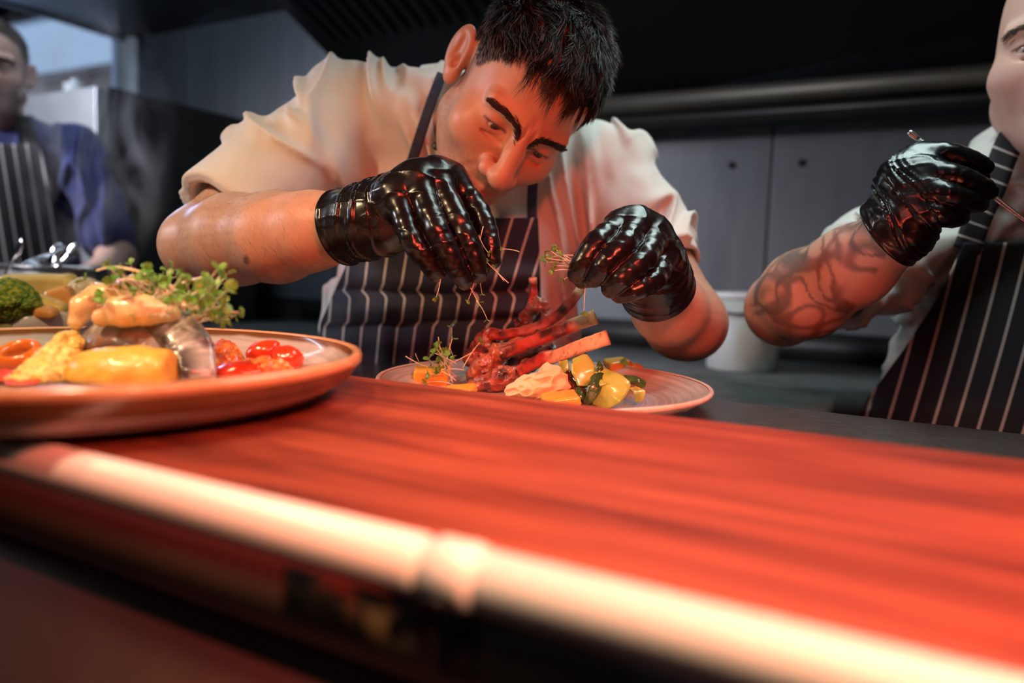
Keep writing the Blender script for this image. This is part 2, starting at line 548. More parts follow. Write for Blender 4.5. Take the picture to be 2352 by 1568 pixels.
# baffle filters: slats across the slope
fil = []
for k, x in enumerate(np.arange(HX0 + 0.05, HX1 - 0.03, 0.045)):
    ya, yb = 1.72, 0.85
    a_ = 0.012
    fil.append((np.array([(x, ya, hz(ya) - .001), (x + .028, ya, hz(ya) - .001), (x + .028, yb, hz(yb) - .001), (x, yb, hz(yb) - .001),
                          (x + .006, ya, hz(ya) - a_), (x + .022, ya, hz(ya) - a_), (x + .022, yb, hz(yb) - a_), (x + .006, yb, hz(yb) - a_)]),
                [(0, 1, 2, 3), (7, 6, 5, 4), (0, 4, 5, 1), (1, 5, 6, 2), (2, 6, 7, 3), (3, 7, 4, 0)]))
ob('baffle_filter', *join(*fil), m_hoodsteel, hood, smooth=False)
gut = root('drip_rail', (0.4, 2.1, 1.55)); tag(gut, 'dull greasy steel drip rail along the foot of the black hood', 'rail')
ob('drip_channel', *sweep([(-1.45, 2.06, 1.605), (HX1, 2.06, 1.605)], 0.030, 0.026, up=(0, 0, 1), n=16, sq=0.7), m_gutter, gut)
ob('drip_bracket', *box((-1.45, 2.06, 1.545), (HX1, 2.17, 1.572)), m_dark, gut, smooth=False)
# flat canopy at the left with its edge against the window
can = root('steel_canopy', (-2.4, 1.0, 2.10)); tag(can, 'dark flat steel canopy hanging over the oven at upper left', 'canopy')
ob('canopy_panel', *box((-3.2, 0.2, 2.10), (HX0 - 0.01, WY1 - 0.02, 2.16)), m_dark, can, smooth=False)
ob('canopy_lip', *box((-3.22, 0.2, 2.085), (-3.195, WY1 - 0.02, 2.2)), m_dark, can, smooth=False)
ob('canopy_lip', *box((HX0 - 0.03, 0.2, 2.085), (HX0 - 0.012, WY1 - 0.02, 2.2)), m_dark, can, smooth=False)

# combination oven at the left, its tall black side turned to us
m_ovenfront = M('pale_oven_steel', (0.50, 0.52, 0.56), 0.35, 0.6, mix=(5, (0.42, 0.44, 0.48), 0.4, 0.7, 3))
m_blackglass = M('black_oven_glass', (0.05, 0.055, 0.06), 0.12, 0.0, mix=(2, (0.07, 0.075, 0.08), 0.4, 0.7, 2))
m_side = M('black_painted_side', (0.022, 0.020, 0.018), 0.6, mix=(3, (0.032, 0.028, 0.024), 0.4, 0.7, 3))
ov = root('combi_oven', (-2.6, 1.7, 0)); tag(ov, 'tall oven with pale front, dark glass door and black side behind the man in blue', 'oven')
OXR, OYF, OYB, OZ = -2.22, 1.415, 2.03, 1.642
obbox('body', (-3.05, OYF + 0.03, 0.1), (OXR, OYB, OZ), m_side, ov, bevel=0.006)
obbox('front_panel', (-3.05, OYF - 0.01, 0.1), (OXR + 0.004, OYF + 0.03, OZ - 0.01), m_ovenfront, ov, bevel=0.006)
obbox('door_glass', (-2.95, OYF - 0.02, 0.5), (-2.41, OYF - 0.008, 1.53), m_blackglass, ov, bevel=0.01)
obbox('foot', (-3.0, OYF + 0.05, 0), (-2.9, OYB - 0.05, 0.1), m_dark, ov)
obbox('foot', (OXR - 0.12, OYF + 0.05, 0), (OXR - 0.02, OYB - 0.05, 0.1), m_dark, ov)
m_white = M('white_plastic', (0.72, 0.74, 0.76), 0.4, mix=(8, (0.62, 0.63, 0.62), 0.5, 0.75, 3))
p = wp(113, 203, 2.42)
jug = root('plastic_tub', (p[0], OYF + 0.12, OZ)); tag(jug, 'small white plastic tub standing on top of the oven', 'tub')
ob('body', *lathe([(0.0005, 0), (0.030, 0), (0.033, 0.03), (0.031, 0.045)], (p[0], OYF + 0.12, OZ), 32), m_white, jug)
ob('lid', *lathe([(0.034, 0.043), (0.034, 0.05), (0.014, 0.056), (0.012, 0.068), (0.0005, 0.07)], (p[0], OYF + 0.12, OZ), 32), m_white, jug)

# back worktop with the stained pail
m_slab = M('dull_grey_worktop', (0.12, 0.125, 0.12), 0.55, 0.2, mix=(14, (0.07, 0.075, 0.075), 0.4, 0.7, 5))
BZ = 0.905
bw = root('back_worktop', (0.7, 1.85, 0)); tag(bw, 'mottled grey worktop along the back wall under the pail', 'worktop')
def prism(pts, z0, z1):
    n = len(pts)
    return np.array([(x, y, z0) for x, y in pts] + [(x, y, z1) for x, y in pts]), [tuple(range(n))[::-1], tuple(range(n, 2 * n))] + [(i, (i + 1) % n, (i + 1) % n + n, i + n) for i in range(n)]


def wt_outline(e):
    yb = WY1 - 0.015
    return [(-2.1, 1.42 + e), (-1.65 + e, 1.42 + e), (-1.65 + e, 1.22 + e), (-0.12 - e, 1.22 + e), (-0.12 - e, 1.56 + e), (2.6, 1.56 + e), (2.6, yb), (-2.1, yb)]


ob('top', *prism(wt_outline(0), BZ - 0.05, BZ), m_slab, bw, smooth=False)
ob('cabinet', *prism(wt_outline(0.03), 0, BZ - 0.05), m_dark, bw, smooth=False)
obbox('upstand', (-2.1, WY1 - 0.06, BZ), (2.6, WY1 - 0.015, BZ + 0.07), m_dark, bw)
m_pail = M('stained_white_plastic', (0.46, 0.50, 0.48), 0.45, mix=[(9, (0.30, 0.28, 0.17), 0.55, 0.75, 4), (22, (0.10, 0.09, 0.05), 0.64, 0.72, 4)], scale3=(1, 1, 0.25))
pc = onz(1690, 852, BZ); pc = np.array([pc[0], pc[1] + 0.06, BZ]); pd = depth_of(pc)
pr = 82 * pd / FPX
pail = root('plastic_pail', pc); tag(pail, 'dirty white plastic pail with brown drips on the back worktop', 'pail')
hp_ = 172 * pd / FPX
ob('body', *lathe([(0.0005, 0), (pr * .92, 0), (pr * .95, 0.004), (pr, hp_), (pr * .97, hp_), (pr * .9, 0.01), (0.0005, 0.008)], pc, 64), m_pail, pail)
ob('rim', *lathe([(pr * 1.0, hp_ - .012), (pr * 1.04, hp_ - .010), (pr * 1.04, hp_ + .002), (pr * 0.98, hp_ + .003), (pr * .97, hp_ - .01)], pc, 64), m_white, pail)
hd = [pc + np.array([pr * 1.04 * math.cos(a), pr * 1.04 * math.sin(a), hp_ * 0.93 - 0.055 * math.sin((a + 2.9) / 2.6 * math.pi) * 0.6]) for a in np.linspace(-2.9, -0.3, 24)]
ob('handle', *sweep(hd, 0.0028, n=8), m_dark, pail)

# ------------------------------------------------------------------ the pass counter
m_wood = bpy.data.materials.new('varnished_mahogany'); m_wood.use_nodes = True
nt = m_wood.node_tree; N = nt.nodes; L = nt.links; b = N['Principled BSDF']
tc = N.new('ShaderNodeTexCoord'); mp = N.new('ShaderNodeMapping'); mp.inputs['Scale'].default_value = (1.6, 16, 6); L.new(tc.outputs['Object'], mp.inputs[0])
n1 = N.new('ShaderNodeTexNoise'); n1.inputs['Scale'].default_value = 3.2; n1.inputs['Detail'].default_value = 7; n1.inputs['Distortion'].default_value = 0.8; L.new(mp.outputs[0], n1.inputs['Vector'])
mp2 = N.new('ShaderNodeMapping'); mp2.inputs['Scale'].default_value = (6, 160, 20); L.new(tc.outputs['Object'], mp2.inputs[0])
n2 = N.new('ShaderNodeTexNoise'); n2.inputs['Scale'].default_value = 3; n2.inputs['Detail'].default_value = 4; L.new(mp2.outputs[0], n2.inputs['Vector'])
cr = N.new('ShaderNodeValToRGB'); e = cr.color_ramp.elements
e[0].position = 0.34; e[0].color = (0.125, 0.026, 0.016, 1); e[1].position = 0.72; e[1].color = (0.36, 0.085, 0.042, 1)
el = cr.color_ramp.elements.new(0.5); el.color = (0.23, 0.047, 0.026, 1)
L.new(n1.outputs['Fac'], cr.inputs[0])
mx = N.new('ShaderNodeMix'); mx.data_type = 'RGBA'; mx.blend_type = 'MULTIPLY'; mx.inputs['Factor'].default_value = 0.45
cr2 = N.new('ShaderNodeValToRGB'); cr2.color_ramp.elements[0].position = 0.35; cr2.color_ramp.elements[0].color = (0.45, 0.4, 0.4, 1); cr2.color_ramp.elements[1].position = 0.6
L.new(n2.outputs['Fac'], cr2.inputs[0]); L.new(cr.outputs[0], mx.inputs['A']); L.new(cr2.outputs[0], mx.inputs['B']); L.new(mx.outputs['Result'], b.inputs['Base Color'])
mr = N.new('ShaderNodeMapRange'); mr.inputs['To Min'].default_value = 0.32; mr.inputs['To Max'].default_value = 0.5; L.new(n1.outputs['Fac'], mr.inputs['Value']); L.new(mr.outputs[0], b.inputs['Roughness'])
bp = N.new('ShaderNodeBump'); bp.inputs['Strength'].default_value = 0.12; bp.inputs['Distance'].default_value = 0.001; L.new(n2.outputs['Fac'], bp.inputs['Height']); L.new(bp.outputs[0], b.inputs['Normal'])
b.inputs['Specular IOR Level'].default_value = 0.22

CX0, CX1 = -2.1, 1.6
led = obbox('pass_shelf', (CX0, LY0, STEEL + 0.001), (CX1, LY1, LEDGE), m_wood, bevel=0.003)
tag(led, 'varnished red-brown mahogany board along the pass, under the big fish plate', 'wooden shelf')

m_steel = bpy.data.materials.new('scratched_steel'); m_steel.use_nodes = True
nt = m_steel.node_tree; N = nt.nodes; L = nt.links; b = N['Principled BSDF']
b.inputs['Base Color'].default_value = (0.30, 0.28, 0.27, 1); b.inputs['Metallic'].default_value = 1.0
tc = N.new('ShaderNodeTexCoord'); mp = N.new('ShaderNodeMapping'); mp.inputs['Scale'].default_value = (4, 60, 10); L.new(tc.outputs['Object'], mp.inputs[0])
n1 = N.new('ShaderNodeTexNoise'); n1.inputs['Scale'].default_value = 14; n1.inputs['Detail'].default_value = 5; L.new(mp.outputs[0], n1.inputs['Vector'])
mr = N.new('ShaderNodeMapRange'); mr.inputs['To Min'].default_value = 0.20; mr.inputs['To Max'].default_value = 0.48; L.new(n1.outputs['Fac'], mr.inputs['Value']); L.new(mr.outputs[0], b.inputs['Roughness'])
vo = N.new('ShaderNodeTexVoronoi'); vo.feature = 'DISTANCE_TO_EDGE'; vo.inputs['Scale'].default_value = 60; L.new(tc.outputs['Object'], vo.inputs['Vector'])
lt = N.new('ShaderNodeMapRange'); lt.inputs['From Max'].default_value = 0.02; lt.inputs['To Min'].default_value = 0.6; L.new(vo.outputs['Distance'], lt.inputs['Value'])
bp = N.new('ShaderNodeBump'); bp.inputs['Strength'].default_value = 0.15; bp.inputs['Distance'].default_value = 0.0006; L.new(n1.outputs['Fac'], bp.inputs['Height']); L.new(bp.outputs[0], b.inputs['Normal'])
mx = N.new('ShaderNodeMix'); mx.data_type = 'RGBA'; mx.inputs['A'].default_value = (0.20, 0.18, 0.17, 1); mx.inputs['B'].default_value = (0.33, 0.30, 0.29, 1); L.new(n1.outputs['Fac'], mx.inputs['Factor']); L.new(mx.outputs['Result'], b.inputs['Base Color'])
ctr = root('steel_counter', (0, 0.55, 0)); tag(ctr, 'scratched stainless steel counter behind the wooden board, under the lamb plate', 'counter')
obbox('top', (CX0, LY0 + 0.065, STEEL - 0.04), (CX1, SY1, STEEL), m_steel, ctr, bevel=0.003)
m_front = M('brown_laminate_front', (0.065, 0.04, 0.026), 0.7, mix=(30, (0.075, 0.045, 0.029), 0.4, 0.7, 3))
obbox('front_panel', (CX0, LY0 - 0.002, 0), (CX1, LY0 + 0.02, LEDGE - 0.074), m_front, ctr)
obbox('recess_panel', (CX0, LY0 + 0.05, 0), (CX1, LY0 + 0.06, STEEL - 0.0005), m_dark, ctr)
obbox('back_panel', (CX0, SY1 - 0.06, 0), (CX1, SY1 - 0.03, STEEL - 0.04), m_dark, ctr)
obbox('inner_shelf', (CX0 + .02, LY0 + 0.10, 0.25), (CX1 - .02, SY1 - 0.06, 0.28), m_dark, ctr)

# aluminium ticket rail along the front edge: two lengths and a clip between them
m_alu = M('satin_aluminium', (0.86, 0.79, 0.75), 0.36, 0.08, bump=(30, 0.05, 0.001, 2), scale3=(0.3, 30, 30), rmix=(12, 0.40, 0.4, 0.6))
m_alu2 = M('dull_brown_anodised', (0.075, 0.055, 0.045), 0.6, 0.1, mix=(9, (0.065, 0.047, 0.038), 0.4, 0.7, 3))
m_ink = M('black_print', (0.012, 0.010, 0.008), 0.6, mix=(50, (0.02, 0.018, 0.015), 0.4, 0.6, 2))
m_yel = M('amber_sticker', (0.13, 0.075, 0.030), 0.6, mix=(30, (0.11, 0.065, 0.028), 0.4, 0.7, 3))
RY, RZ, RR = LY0 - 0.0108, LEDGE - 0.0085, 0.0104
xs = [onz(u, v, LEDGE)[0] for u, v in ((1000, 1232), (1015, 1240), (1135, 1262), (1142, 1263))]


def rail(x0, x1, label, sticker):
    t = root('ticket_rail', ((x0 + x1) / 2, RY, RZ)); tag(t, label, 'ticket rail', 'ticket rails on the front of the pass')
    ob('roller_cover', *sweep([(x0, RY, RZ), (x0 + .002, RY, RZ), (x1 - .002, RY, RZ), (x1, RY, RZ)], [RR - .0015, RR, RR, RR - .0015], up=(0, 0, 1), n=40), m_alu, t)
    ob('back_plate', *box((x0, RY - 0.0045, RZ - 0.034), (x1, RY + 0.002, RZ - 0.005)), m_alu2, t, smooth=False)
    if sticker:
        yb_ = RY - 0.0045
        a0, a1 = sticker
        st_ = ob('sticker', *box((a0, yb_ - 0.0006, RZ - 0.0325), (a1, yb_, RZ - 0.012)), m_yel, t, smooth=False)
        # two short words of blurred bold lettering
        ln = a1 - a0; rr = random.Random(3); lt_ = []
        x = a0 + ln * 0.04
        for w_ in (5, 0, 8):
            if w_ == 0: x += ln * 0.045; continue
            for k in range(w_):
                wl = ln * 0.052
                z0, z1 = RZ - 0.0275, RZ - 0.0165
                lt_.append(box((x, yb_ - 0.001, z0), (x + wl * .3, yb_ - 0.0005, z1)))
                zz = rr.choice([z0, (z0 + z1) / 2 - .0012, z1 - .0024])
                lt_.append(box((x, yb_ - 0.001, zz), (x + wl * .8, yb_ - 0.0005, zz + .0024)))
                if rr.random() < .6: lt_.append(box((x + wl * .55, yb_ - 0.001, z0), (x + wl * .82, yb_ - 0.0005, z1)))
                x += wl * 1.12
        ob('lettering', *join(*lt_), m_ink, st_, smooth=False)
        hv, hf = lathe([(0.0003, 0), (0.0035, 0), (0.0035, 0.001), (0.0003, 0.001)], (0, 0, 0), 24)
        hx = a1 + (x1 - a1) * 0.42
        ob('screw', np.stack([hv[:, 0] + hx, yb_ - hv[:, 2], hv[:, 1] + RZ - 0.021], 1), hf, m_ink, t)
    return t


def xat(u, v): return wp(u, v, 1)[0] / 1


def x_on_y(u, v, y):
    r = ray(u, v); return (CC + r * (y / r[1]))[0]


yb_ = RY - 0.0045
rail(CX0, xs[0], 'left length of pale metal ticket rail, with an amber sticker of black lettering', (x_on_y(655, 1370, yb_), x_on_y(890, 1420, yb_)))
rail(xs[3], CX1, 'right length of pale metal ticket rail, glowing at the lower right', None)
clip = root('rail_joint', ((xs[1] + xs[2]) / 2, RY, RZ)); tag(clip, 'rounded metal joint clipped between the two ticket rail lengths', 'clip')
cv = sweep([(xs[1], RY, RZ), (xs[1] + .0025, RY, RZ), (xs[2] - .004, RY, RZ), (xs[2], RY, RZ)], [RR - .001, RR + .0012, RR + .0012, RR + .0002], up=(0, 0, 1), n=40)
ob('sleeve', *cv, m_alu, clip)
ob('bracket', *box((xs[1] + .004, RY - 0.003, RZ - 0.036), (xs[2] - .002, RY + 0.004, RZ - 0.006)), m_dark, clip, smooth=False)
for k in (0.40, 0.47):
    cx = xs[1] + (xs[2] - xs[1]) * k
    s_ = surf(lambda p: ellip(p, (cx, RY - 0.0098, RZ - 0.0055), (.0009, .0009, .0009)), (cx - .002, RY - .0125, RZ - .008), (cx + .002, RY - .008, RZ - .003), .0003)
    ob('rivet', *s_, m_alu, clip)

# ------------------------------------------------------------------ crockery
def plate_mat(name, inner, band, rim_r):
    mt = bpy.data.materials.new(name); mt.use_nodes = True
    nt = mt.node_tree; N = nt.nodes; L = nt.links; b = N['Principled BSDF']
    b.inputs['Roughness'].default_value = 0.16; b.inputs['Coat Weight'].default_value = 0.5; b.inputs['Coat Roughness'].default_value = 0.05
    tc = N.new('ShaderNodeTexCoord'); sx = N.new('ShaderNodeSeparateXYZ'); L.new(tc.outputs['Object'], sx.inputs[0])
    cx = N.new('ShaderNodeCombineXYZ'); L.new(sx.outputs['X'], cx.inputs['X']); L.new(sx.outputs['Y'], cx.inputs['Y'])
    ln = N.new('ShaderNodeVectorMath'); ln.operation = 'LENGTH'; L.new(cx.outputs[0], ln.inputs[0])
    c2 = N.new('ShaderNodeCombineXYZ'); L.new(ln.outputs['Value'], c2.inputs['X'])
    n0 = N.new('ShaderNodeTexNoise'); n0.inputs['Scale'].default_value = 220; n0.inputs['Detail'].default_value = 3
    ad = N.new('ShaderNodeVectorMath'); ad.operation = 'ADD'; L.new(c2.outputs[0], ad.inputs[0])
    sc = N.new('ShaderNodeVectorMath'); sc.operation = 'SCALE'; sc.inputs['Scale'].default_value = 0.05; L.new(tc.outputs['Object'], sc.inputs[0]); L.new(sc.outputs[0], ad.inputs[1]); L.new(ad.outputs[0], n0.inputs['Vector'])
    n1 = N.new('ShaderNodeTexNoise'); n1.inputs['Scale'].default_value = 26; n1.inputs['Detail'].default_value = 5; L.new(tc.outputs['Object'], n1.inputs['Vector'])
    m1 = N.new('ShaderNodeMix'); m1.data_type = 'RGBA'; m1.inputs['A'].default_value = (*[c * .72 for c in inner], 1); m1.inputs['B'].default_value = (*inner, 1)
    r1 = N.new('ShaderNodeMapRange'); r1.inputs['From Min'].default_value = .35; r1.inputs['From Max'].default_value = .6; L.new(n0.outputs['Fac'], r1.inputs['Value']); L.new(r1.outputs[0], m1.inputs['Factor'])
    m2 = N.new('ShaderNodeMix'); m2.data_type = 'RGBA'; r2 = N.new('ShaderNodeMapRange'); r2.inputs['From Min'].default_value = .70; r2.inputs['From Max'].default_value = .73; L.new(n1.outputs['Fac'], r2.inputs['Value']); L.new(r2.outputs[0], m2.inputs['Factor'])
    L.new(m1.outputs['Result'], m2.inputs['A']); m2.inputs['B'].default_value = (.12, .07, .05, 1)
    m3 = N.new('ShaderNodeMix'); m3.data_type = 'RGBA'; L.new(m2.outputs['Result'], m3.inputs['A']); m3.inputs['B'].default_value = (*band, 1)
    rr = N.new('ShaderNodeMath'); rr.operation = 'MULTIPLY_ADD'; L.new(n1.outputs['Fac'], rr.inputs[0]); rr.inputs[1].default_value = .004; L.new(ln.outputs['Value'], rr.inputs[2])
    r3 = N.new('ShaderNodeMapRange'); r3.inputs['From Min'].default_value = rim_r - .001; r3.inputs['From Max'].default_value = rim_r + .001; L.new(rr.outputs[0], r3.inputs['Value']); L.new(r3.outputs[0], m3.inputs['Factor'])
    L.new(m3.outputs['Result'], b.inputs['Base Color'])
    return mt


m_plateL = plate_mat('grey_glaze_brown_band', (0.50, 0.46, 0.43), (0.16, 0.07, 0.025), 0.1705)
m_plateR = plate_mat('stone_glaze', (0.56, 0.47, 0.43), (0.60, 0.46, 0.38), 0.1665)
m_rimL = M('tan_rim_glaze', (0.66, 0.36, 0.18), 0.2, coat=0.4, mix=(40, (0.55, 0.28, 0.13), 0.45, 0.7, 4))
m_rimR = M('buff_rim_glaze', (0.70, 0.52, 0.42), 0.22, coat=0.4, mix=(40, (0.62, 0.44, 0.35), 0.45, 0.7, 4))
PL = np.array([-0.485, 0.303, LEDGE + 0.0005]); PR_ = np.array([-0.330, 0.681, STEEL + 0.0005])
prof = [(.0004, .006), (.118, .0065), (.140, .009), (.156, .0155), (.166, .0245), (.1715, .0315), (.1745, .0322), (.1765, .030), (.1760, .026), (.170, .0165), (.155, .0065), (.128, .0008), (.110, .0), (.106, .002), (.0004, .003)]
plL = ob('dinner_plate', *lathe(prof, PL, 160), m_plateL, None, origin=PL)
tag(plL, 'large grey-glazed plate with tan rim in front, holding the fish', 'plate')
ob('glazed_rim', *lathe([(.1713, .0318), (.1735, .0334), (.1760, .0332), (.1778, .0308), (.1775, .0272), (.1762, .0265)], PL, 160), m_rimL, plL)
prof2 = [(.0004, .006), (.105, .0065), (.130, .009), (.148, .0145), (.160, .0205), (.1665, .0245), (.169, .0240), (.1680, .0205), (.150, .009), (.115, .001), (.098, .0), (.094, .002), (.0004, .003)]
plR = ob('dinner_plate', *lathe(prof2, PR_, 160), m_plateR, None, origin=PR_)
tag(plR, 'stone-coloured plate of lamb on the steel counter under the chef\'s hands', 'plate')
ob('glazed_rim', *lathe([(.1655, .0246), (.1675, .0257), (.1695, .0250), (.1705, .0232), (.1692, .0205), (.1678, .0202)], PR_, 160), m_rimR, plR)


def dL(u, v, z=.008): return depth_of(onz(u, v, LEDGE + z))
def dR(u, v, z=.008): return depth_of(onz(u, v, STEEL + z))


def food(name, f, lo, hi, h, mat, label, cat, cols=None, group=None, kind=None, parent=None, proj=1):
    V, Fq = surf(f, lo, hi, h, proj)
    c = None if cols is None else cols(V)
    o = ob(name, v2w(V), Fq, mat, parent, cols=c)
    if label: tag(o, label, cat, group, kind)
    return o


def above(z):
    """half space below the world height z, as a distance in the view frame"""
    n = (np.array([0, 0, 1.0]) @ VM).astype(np.float32); c = float((np.array([0, 0, z]) - CC) @ np.array([0, 0, 1.0]))
    return lambda p: c - p @ n


m_potato = M('glazed_squash', (0.80, 0.46, 0.075), 0.40, coat=0.2, sss=0.25, sssr=(.006,), mix=(60, (0.72, 0.33, 0.045), 0.45, 0.7, 4), bump=(140, .15, .001, 4))
m_crumb = M('yellow_couscous', (0.78, 0.58, 0.16), 0.45, coat=0.3, sss=0.2, sssr=(.004,), mix=(160, (0.62, 0.38, 0.08), 0.5, 0.7, 3), bump=(500, .35, .0012, 2))
m_onion = M('translucent_onion', (0.86, 0.60, 0.32), 0.28, coat=0.35, sss=0.5, sssr=(.008,), mix=[(70, (0.84, 0.44, 0.13), 0.45, 0.75, 3), (420, (0.10, 0.03, 0.01), 0.70, 0.74, 2)], bump=(90, .12, .001, 3))
m_fish = M('fish_skin_and_flesh', rough=0.27, attr='Col', coat=0.5, metal=0.0, bump=(420, .35, .0010, 3), sss=.1, sssr=(.003,))
m_pepper = M('roast_pepper', (0.75, 0.20, 0.02), 0.22, coat=0.5, sss=0.2, sssr=(.004,), mix=(50, (0.60, 0.10, 0.015), 0.45, 0.7, 3))
m_tom = M('cherry_tomato', (0.66, 0.05, 0.014), 0.2, coat=0.5, sss=0.25, sssr=(.004,), mix=(40, (0.50, 0.05, 0.015), 0.45, 0.75, 3))
m_salsa = M('orange_salsa', (0.74, 0.25, 0.035), 0.3, coat=0.5, sss=0.2, sssr=(.004,), mix=[(120, (0.60, 0.10, 0.02), 0.5, 0.62, 3), (90, (0.78, 0.44, 0.08), 0.58, 0.7, 3)], bump=(260, .4, .0012, 3))
m_stem = M('cress_stem', (0.78, 0.74, 0.56), 0.35, sss=0.2, sssr=(.002,), mix=(90, (0.72, 0.66, 0.42), 0.4, 0.7, 2))
m_leaf = M('cress_leaf', (0.10, 0.27, 0.035), 0.4, sss=0.1, sssr=(.002,), mix=(120, (0.20, 0.40, 0.05), 0.4, 0.7, 3))
m_carrot = M('carrot_ribbon', (0.85, 0.62, 0.42), 0.3, coat=0.3, sss=0.3, sssr=(.003,), mix=(60, (0.80, 0.45, 0.22), 0.45, 0.7, 3))

s_ = lambda d: d / FPX
fl = above(LEDGE + .0072)

# butternut wedge in front of the fish
d0 = dL(290, 888) + .030
c = pv(285, 868, d0)
food('squash_wedge', lambda p: smax(smax(smax(smin(ellip(p, c, (136 * s_(d0), 70 * s_(d0), .026)), cone(p, c + np.array([-70 * s_(d0), 12 * s_(d0), 0]), c + np.array([118 * s_(d0), 14 * s_(d0), 0]), 44 * s_(d0), 50 * s_(d0)), .01) + .0012 * fbm(p * 90, 2, 1), fl(p), .003), (p[:, 0] - pv(402, 0, d0)[0]) * .96 + (p[:, 1] - pv(0, 850, d0)[1]) * .12, .005), -(p[:, 0] - pv(170, 0, d0)[0]), .006),
     c - np.array([.05, .03, .04]), c + np.array([.05, .03, .04]), .0011, m_potato, 'smooth yellow-orange squash wedge at the front of the fish plate', 'squash')

# two fish fillets, silver skin outside
def fillet(name, path, half, thick, normal, label, nn=26, seed=0, flesh_side=0):
    pts = smooth_path(np.array(path), 60)
    t = np.linspace(0, 1, 60)
    hw = np.interp(t, np.linspace(0, 1, len(half)), half)
    V, Fq = sweep(pts, hw, np.full(60, thick) * np.interp(t, [0, .08, .92, 1], [.5, 1, 1, .5]), up=normal, n=nn, sq=.55)
    a = np.tile(np.linspace(0, 2 * math.pi, nn, endpoint=False), 60)
    skin = sstep(-.15, .25, np.sin(a)); 
    n1 = noise(V * 420, seed); n2 = fbm(V * 70, 3, seed + 3); n3 = fbm(V * np.array([140, 60, 60]), 2, seed + 4)
    V = V + np.array(normal)[None] / np.linalg.norm(normal) * (.0012 * n2 + .0005 * n1)[:, None]
    silver = np.array([.46, .43, .42]) * (0.75 + .5 * n1[:, None] * .6)
    dark = np.array([.045, .038, .038])
    band = sstep(-.1, .5, np.cos(a)) if flesh_side >= 0 else sstep(-.1, .5, -np.cos(a))
    wd = np.clip(band * .8 + .5 * (n3 > .15) + .25 * n2, 0, 1)[:, None]
    sk = silver * (1 - wd) + dark * wd
    brown = sstep(.15, .5, n2)[:, None] * .6; sk = sk * (1 - brown) + np.array([.30, .12, .04]) * brown
    fle = np.array([.80, .55, .36]) * (0.9 + .2 * n2[:, None])
    C = fle * (1 - skin[:, None]) + sk * skin[:, None]
    o = ob(name, v2w(V), Fq, m_fish, None, cols=C)
    tag(o, label, 'fish'); return o


dA = dL(290, 888) + .062
fillet('fish_fillet', [pv(172, 800, dA + .012), pv(230, 775, dA + .004), pv(300, 772, dA), pv(360, 800, dA - .004), pv(400, 850, dA - .008)], np.array([36, 46, 48, 44, 34]) * s_(dA), .0065, (-.05, .62, .78),
       'silver-skinned fish fillet lying behind the yellow squash wedge', seed=2)
dB = dL(455, 880) + .020
fillet('fish_fillet', [pv(345, 728, dB + .030), pv(390, 745, dB + .020), pv(430, 785, dB + .010), pv(448, 830, dB + .002), pv(455, 874, dB - .008)], np.array([40, 48, 50, 46, 38]) * s_(dB), .0070, (.42, .30, .86),
       'dark-edged fish fillet draped down at the right of the stack', seed=6)

# cooked onion petals on top
dO = dA + .004
def onion(path, rad, label):
    P_ = [np.array(q) for q in path]
    def f(p):
        d = chain(p, P_, rad, .006)
        return d + .0014 * fbm(p * 120, 2, 8)
    lo, hi = box_of(P_, max(rad) * 1.6)
    return food('onion_petal', f, lo, hi, .0011, m_onion, label, 'onion')


k = s_(dO)
onion([pv(176, 738, dO), pv(190, 702, dO + .004), pv(235, 680, dO + .010), pv(300, 676, dO + .012), pv(350, 690, dO + .012)], [18 * k, 24 * k, 28 * k, 28 * k, 20 * k], 'pale onion petal curling down the left of the fish stack')
onion([pv(232, 728, dO - .012), pv(280, 715, dO - .014), pv(335, 712, dO - .014), pv(392, 722, dO - .006)], [20 * k, 32 * k, 32 * k, 22 * k], 'pepper-flecked translucent onion petal at the front on top of the fish')
onion([pv(258, 690, dO + .006), pv(310, 655, dO + .012), pv(370, 665, dO + .016), pv(420, 705, dO + .010), pv(452, 722, dO + .008)], [16 * k, 20 * k, 22 * k, 20 * k, 12 * k], 'orange onion petal under the green cress on top of the fish')

# ribbons of carrot
def ribbon(path, w, label):
    V, Fq = sweep(smooth_path(np.array(path), 24), np.concatenate([[w * .4], np.full(22, w), [w * .4]]), .0007, up=(0.1, .9, .45), n=10)
    o = ob('carrot_ribbon', v2w(V), Fq, m_carrot); tag(o, label, 'carrot', 'carrot ribbons on the fish'); return o


ribbon([pv(221, 621, dO), pv(255, 613, dO), pv(300, 618, dO), pv(335, 630, dO + .005), pv(350, 655, dO + .008)], .0024, 'topmost pale carrot ribbon sticking out left of the cress')
ribbon([pv(238, 655, dO), pv(268, 644, dO), pv(310, 642, dO), pv(350, 660, dO + .008)], .0022, 'second carrot ribbon, just below the topmost one')
ribbon([pv(400, 655, dO), pv(432, 645, dO - .004), pv(474, 634, dO - .008)], .0016, 'thin carrot ribbon pointing right out of the cress')
ribbon([pv(225, 702, dO - .012), pv(262, 690, dO - .020), pv(305, 676, dO - .018), pv(330, 668, dO)], .0022, 'bright carrot ribbon lying across the front onion petal')

# couscous, pepper ring, tomatoes, salsa, sauce
def lumps(centres, rad, k_, nz_, nf, seed):
    def f(p):
        d = None
        for c_, r_ in zip(centres, rad):
            e = ellip(p, c_, r_); d = e if d is None else smin(d, e, k_)
        d = d + nz_ * fbm(p * nf, 3, seed) + nz_ * .6 * np.abs(noise(p * nf * 2.2, seed + 4))
        return smax(d, fl(p), .002)
    return f


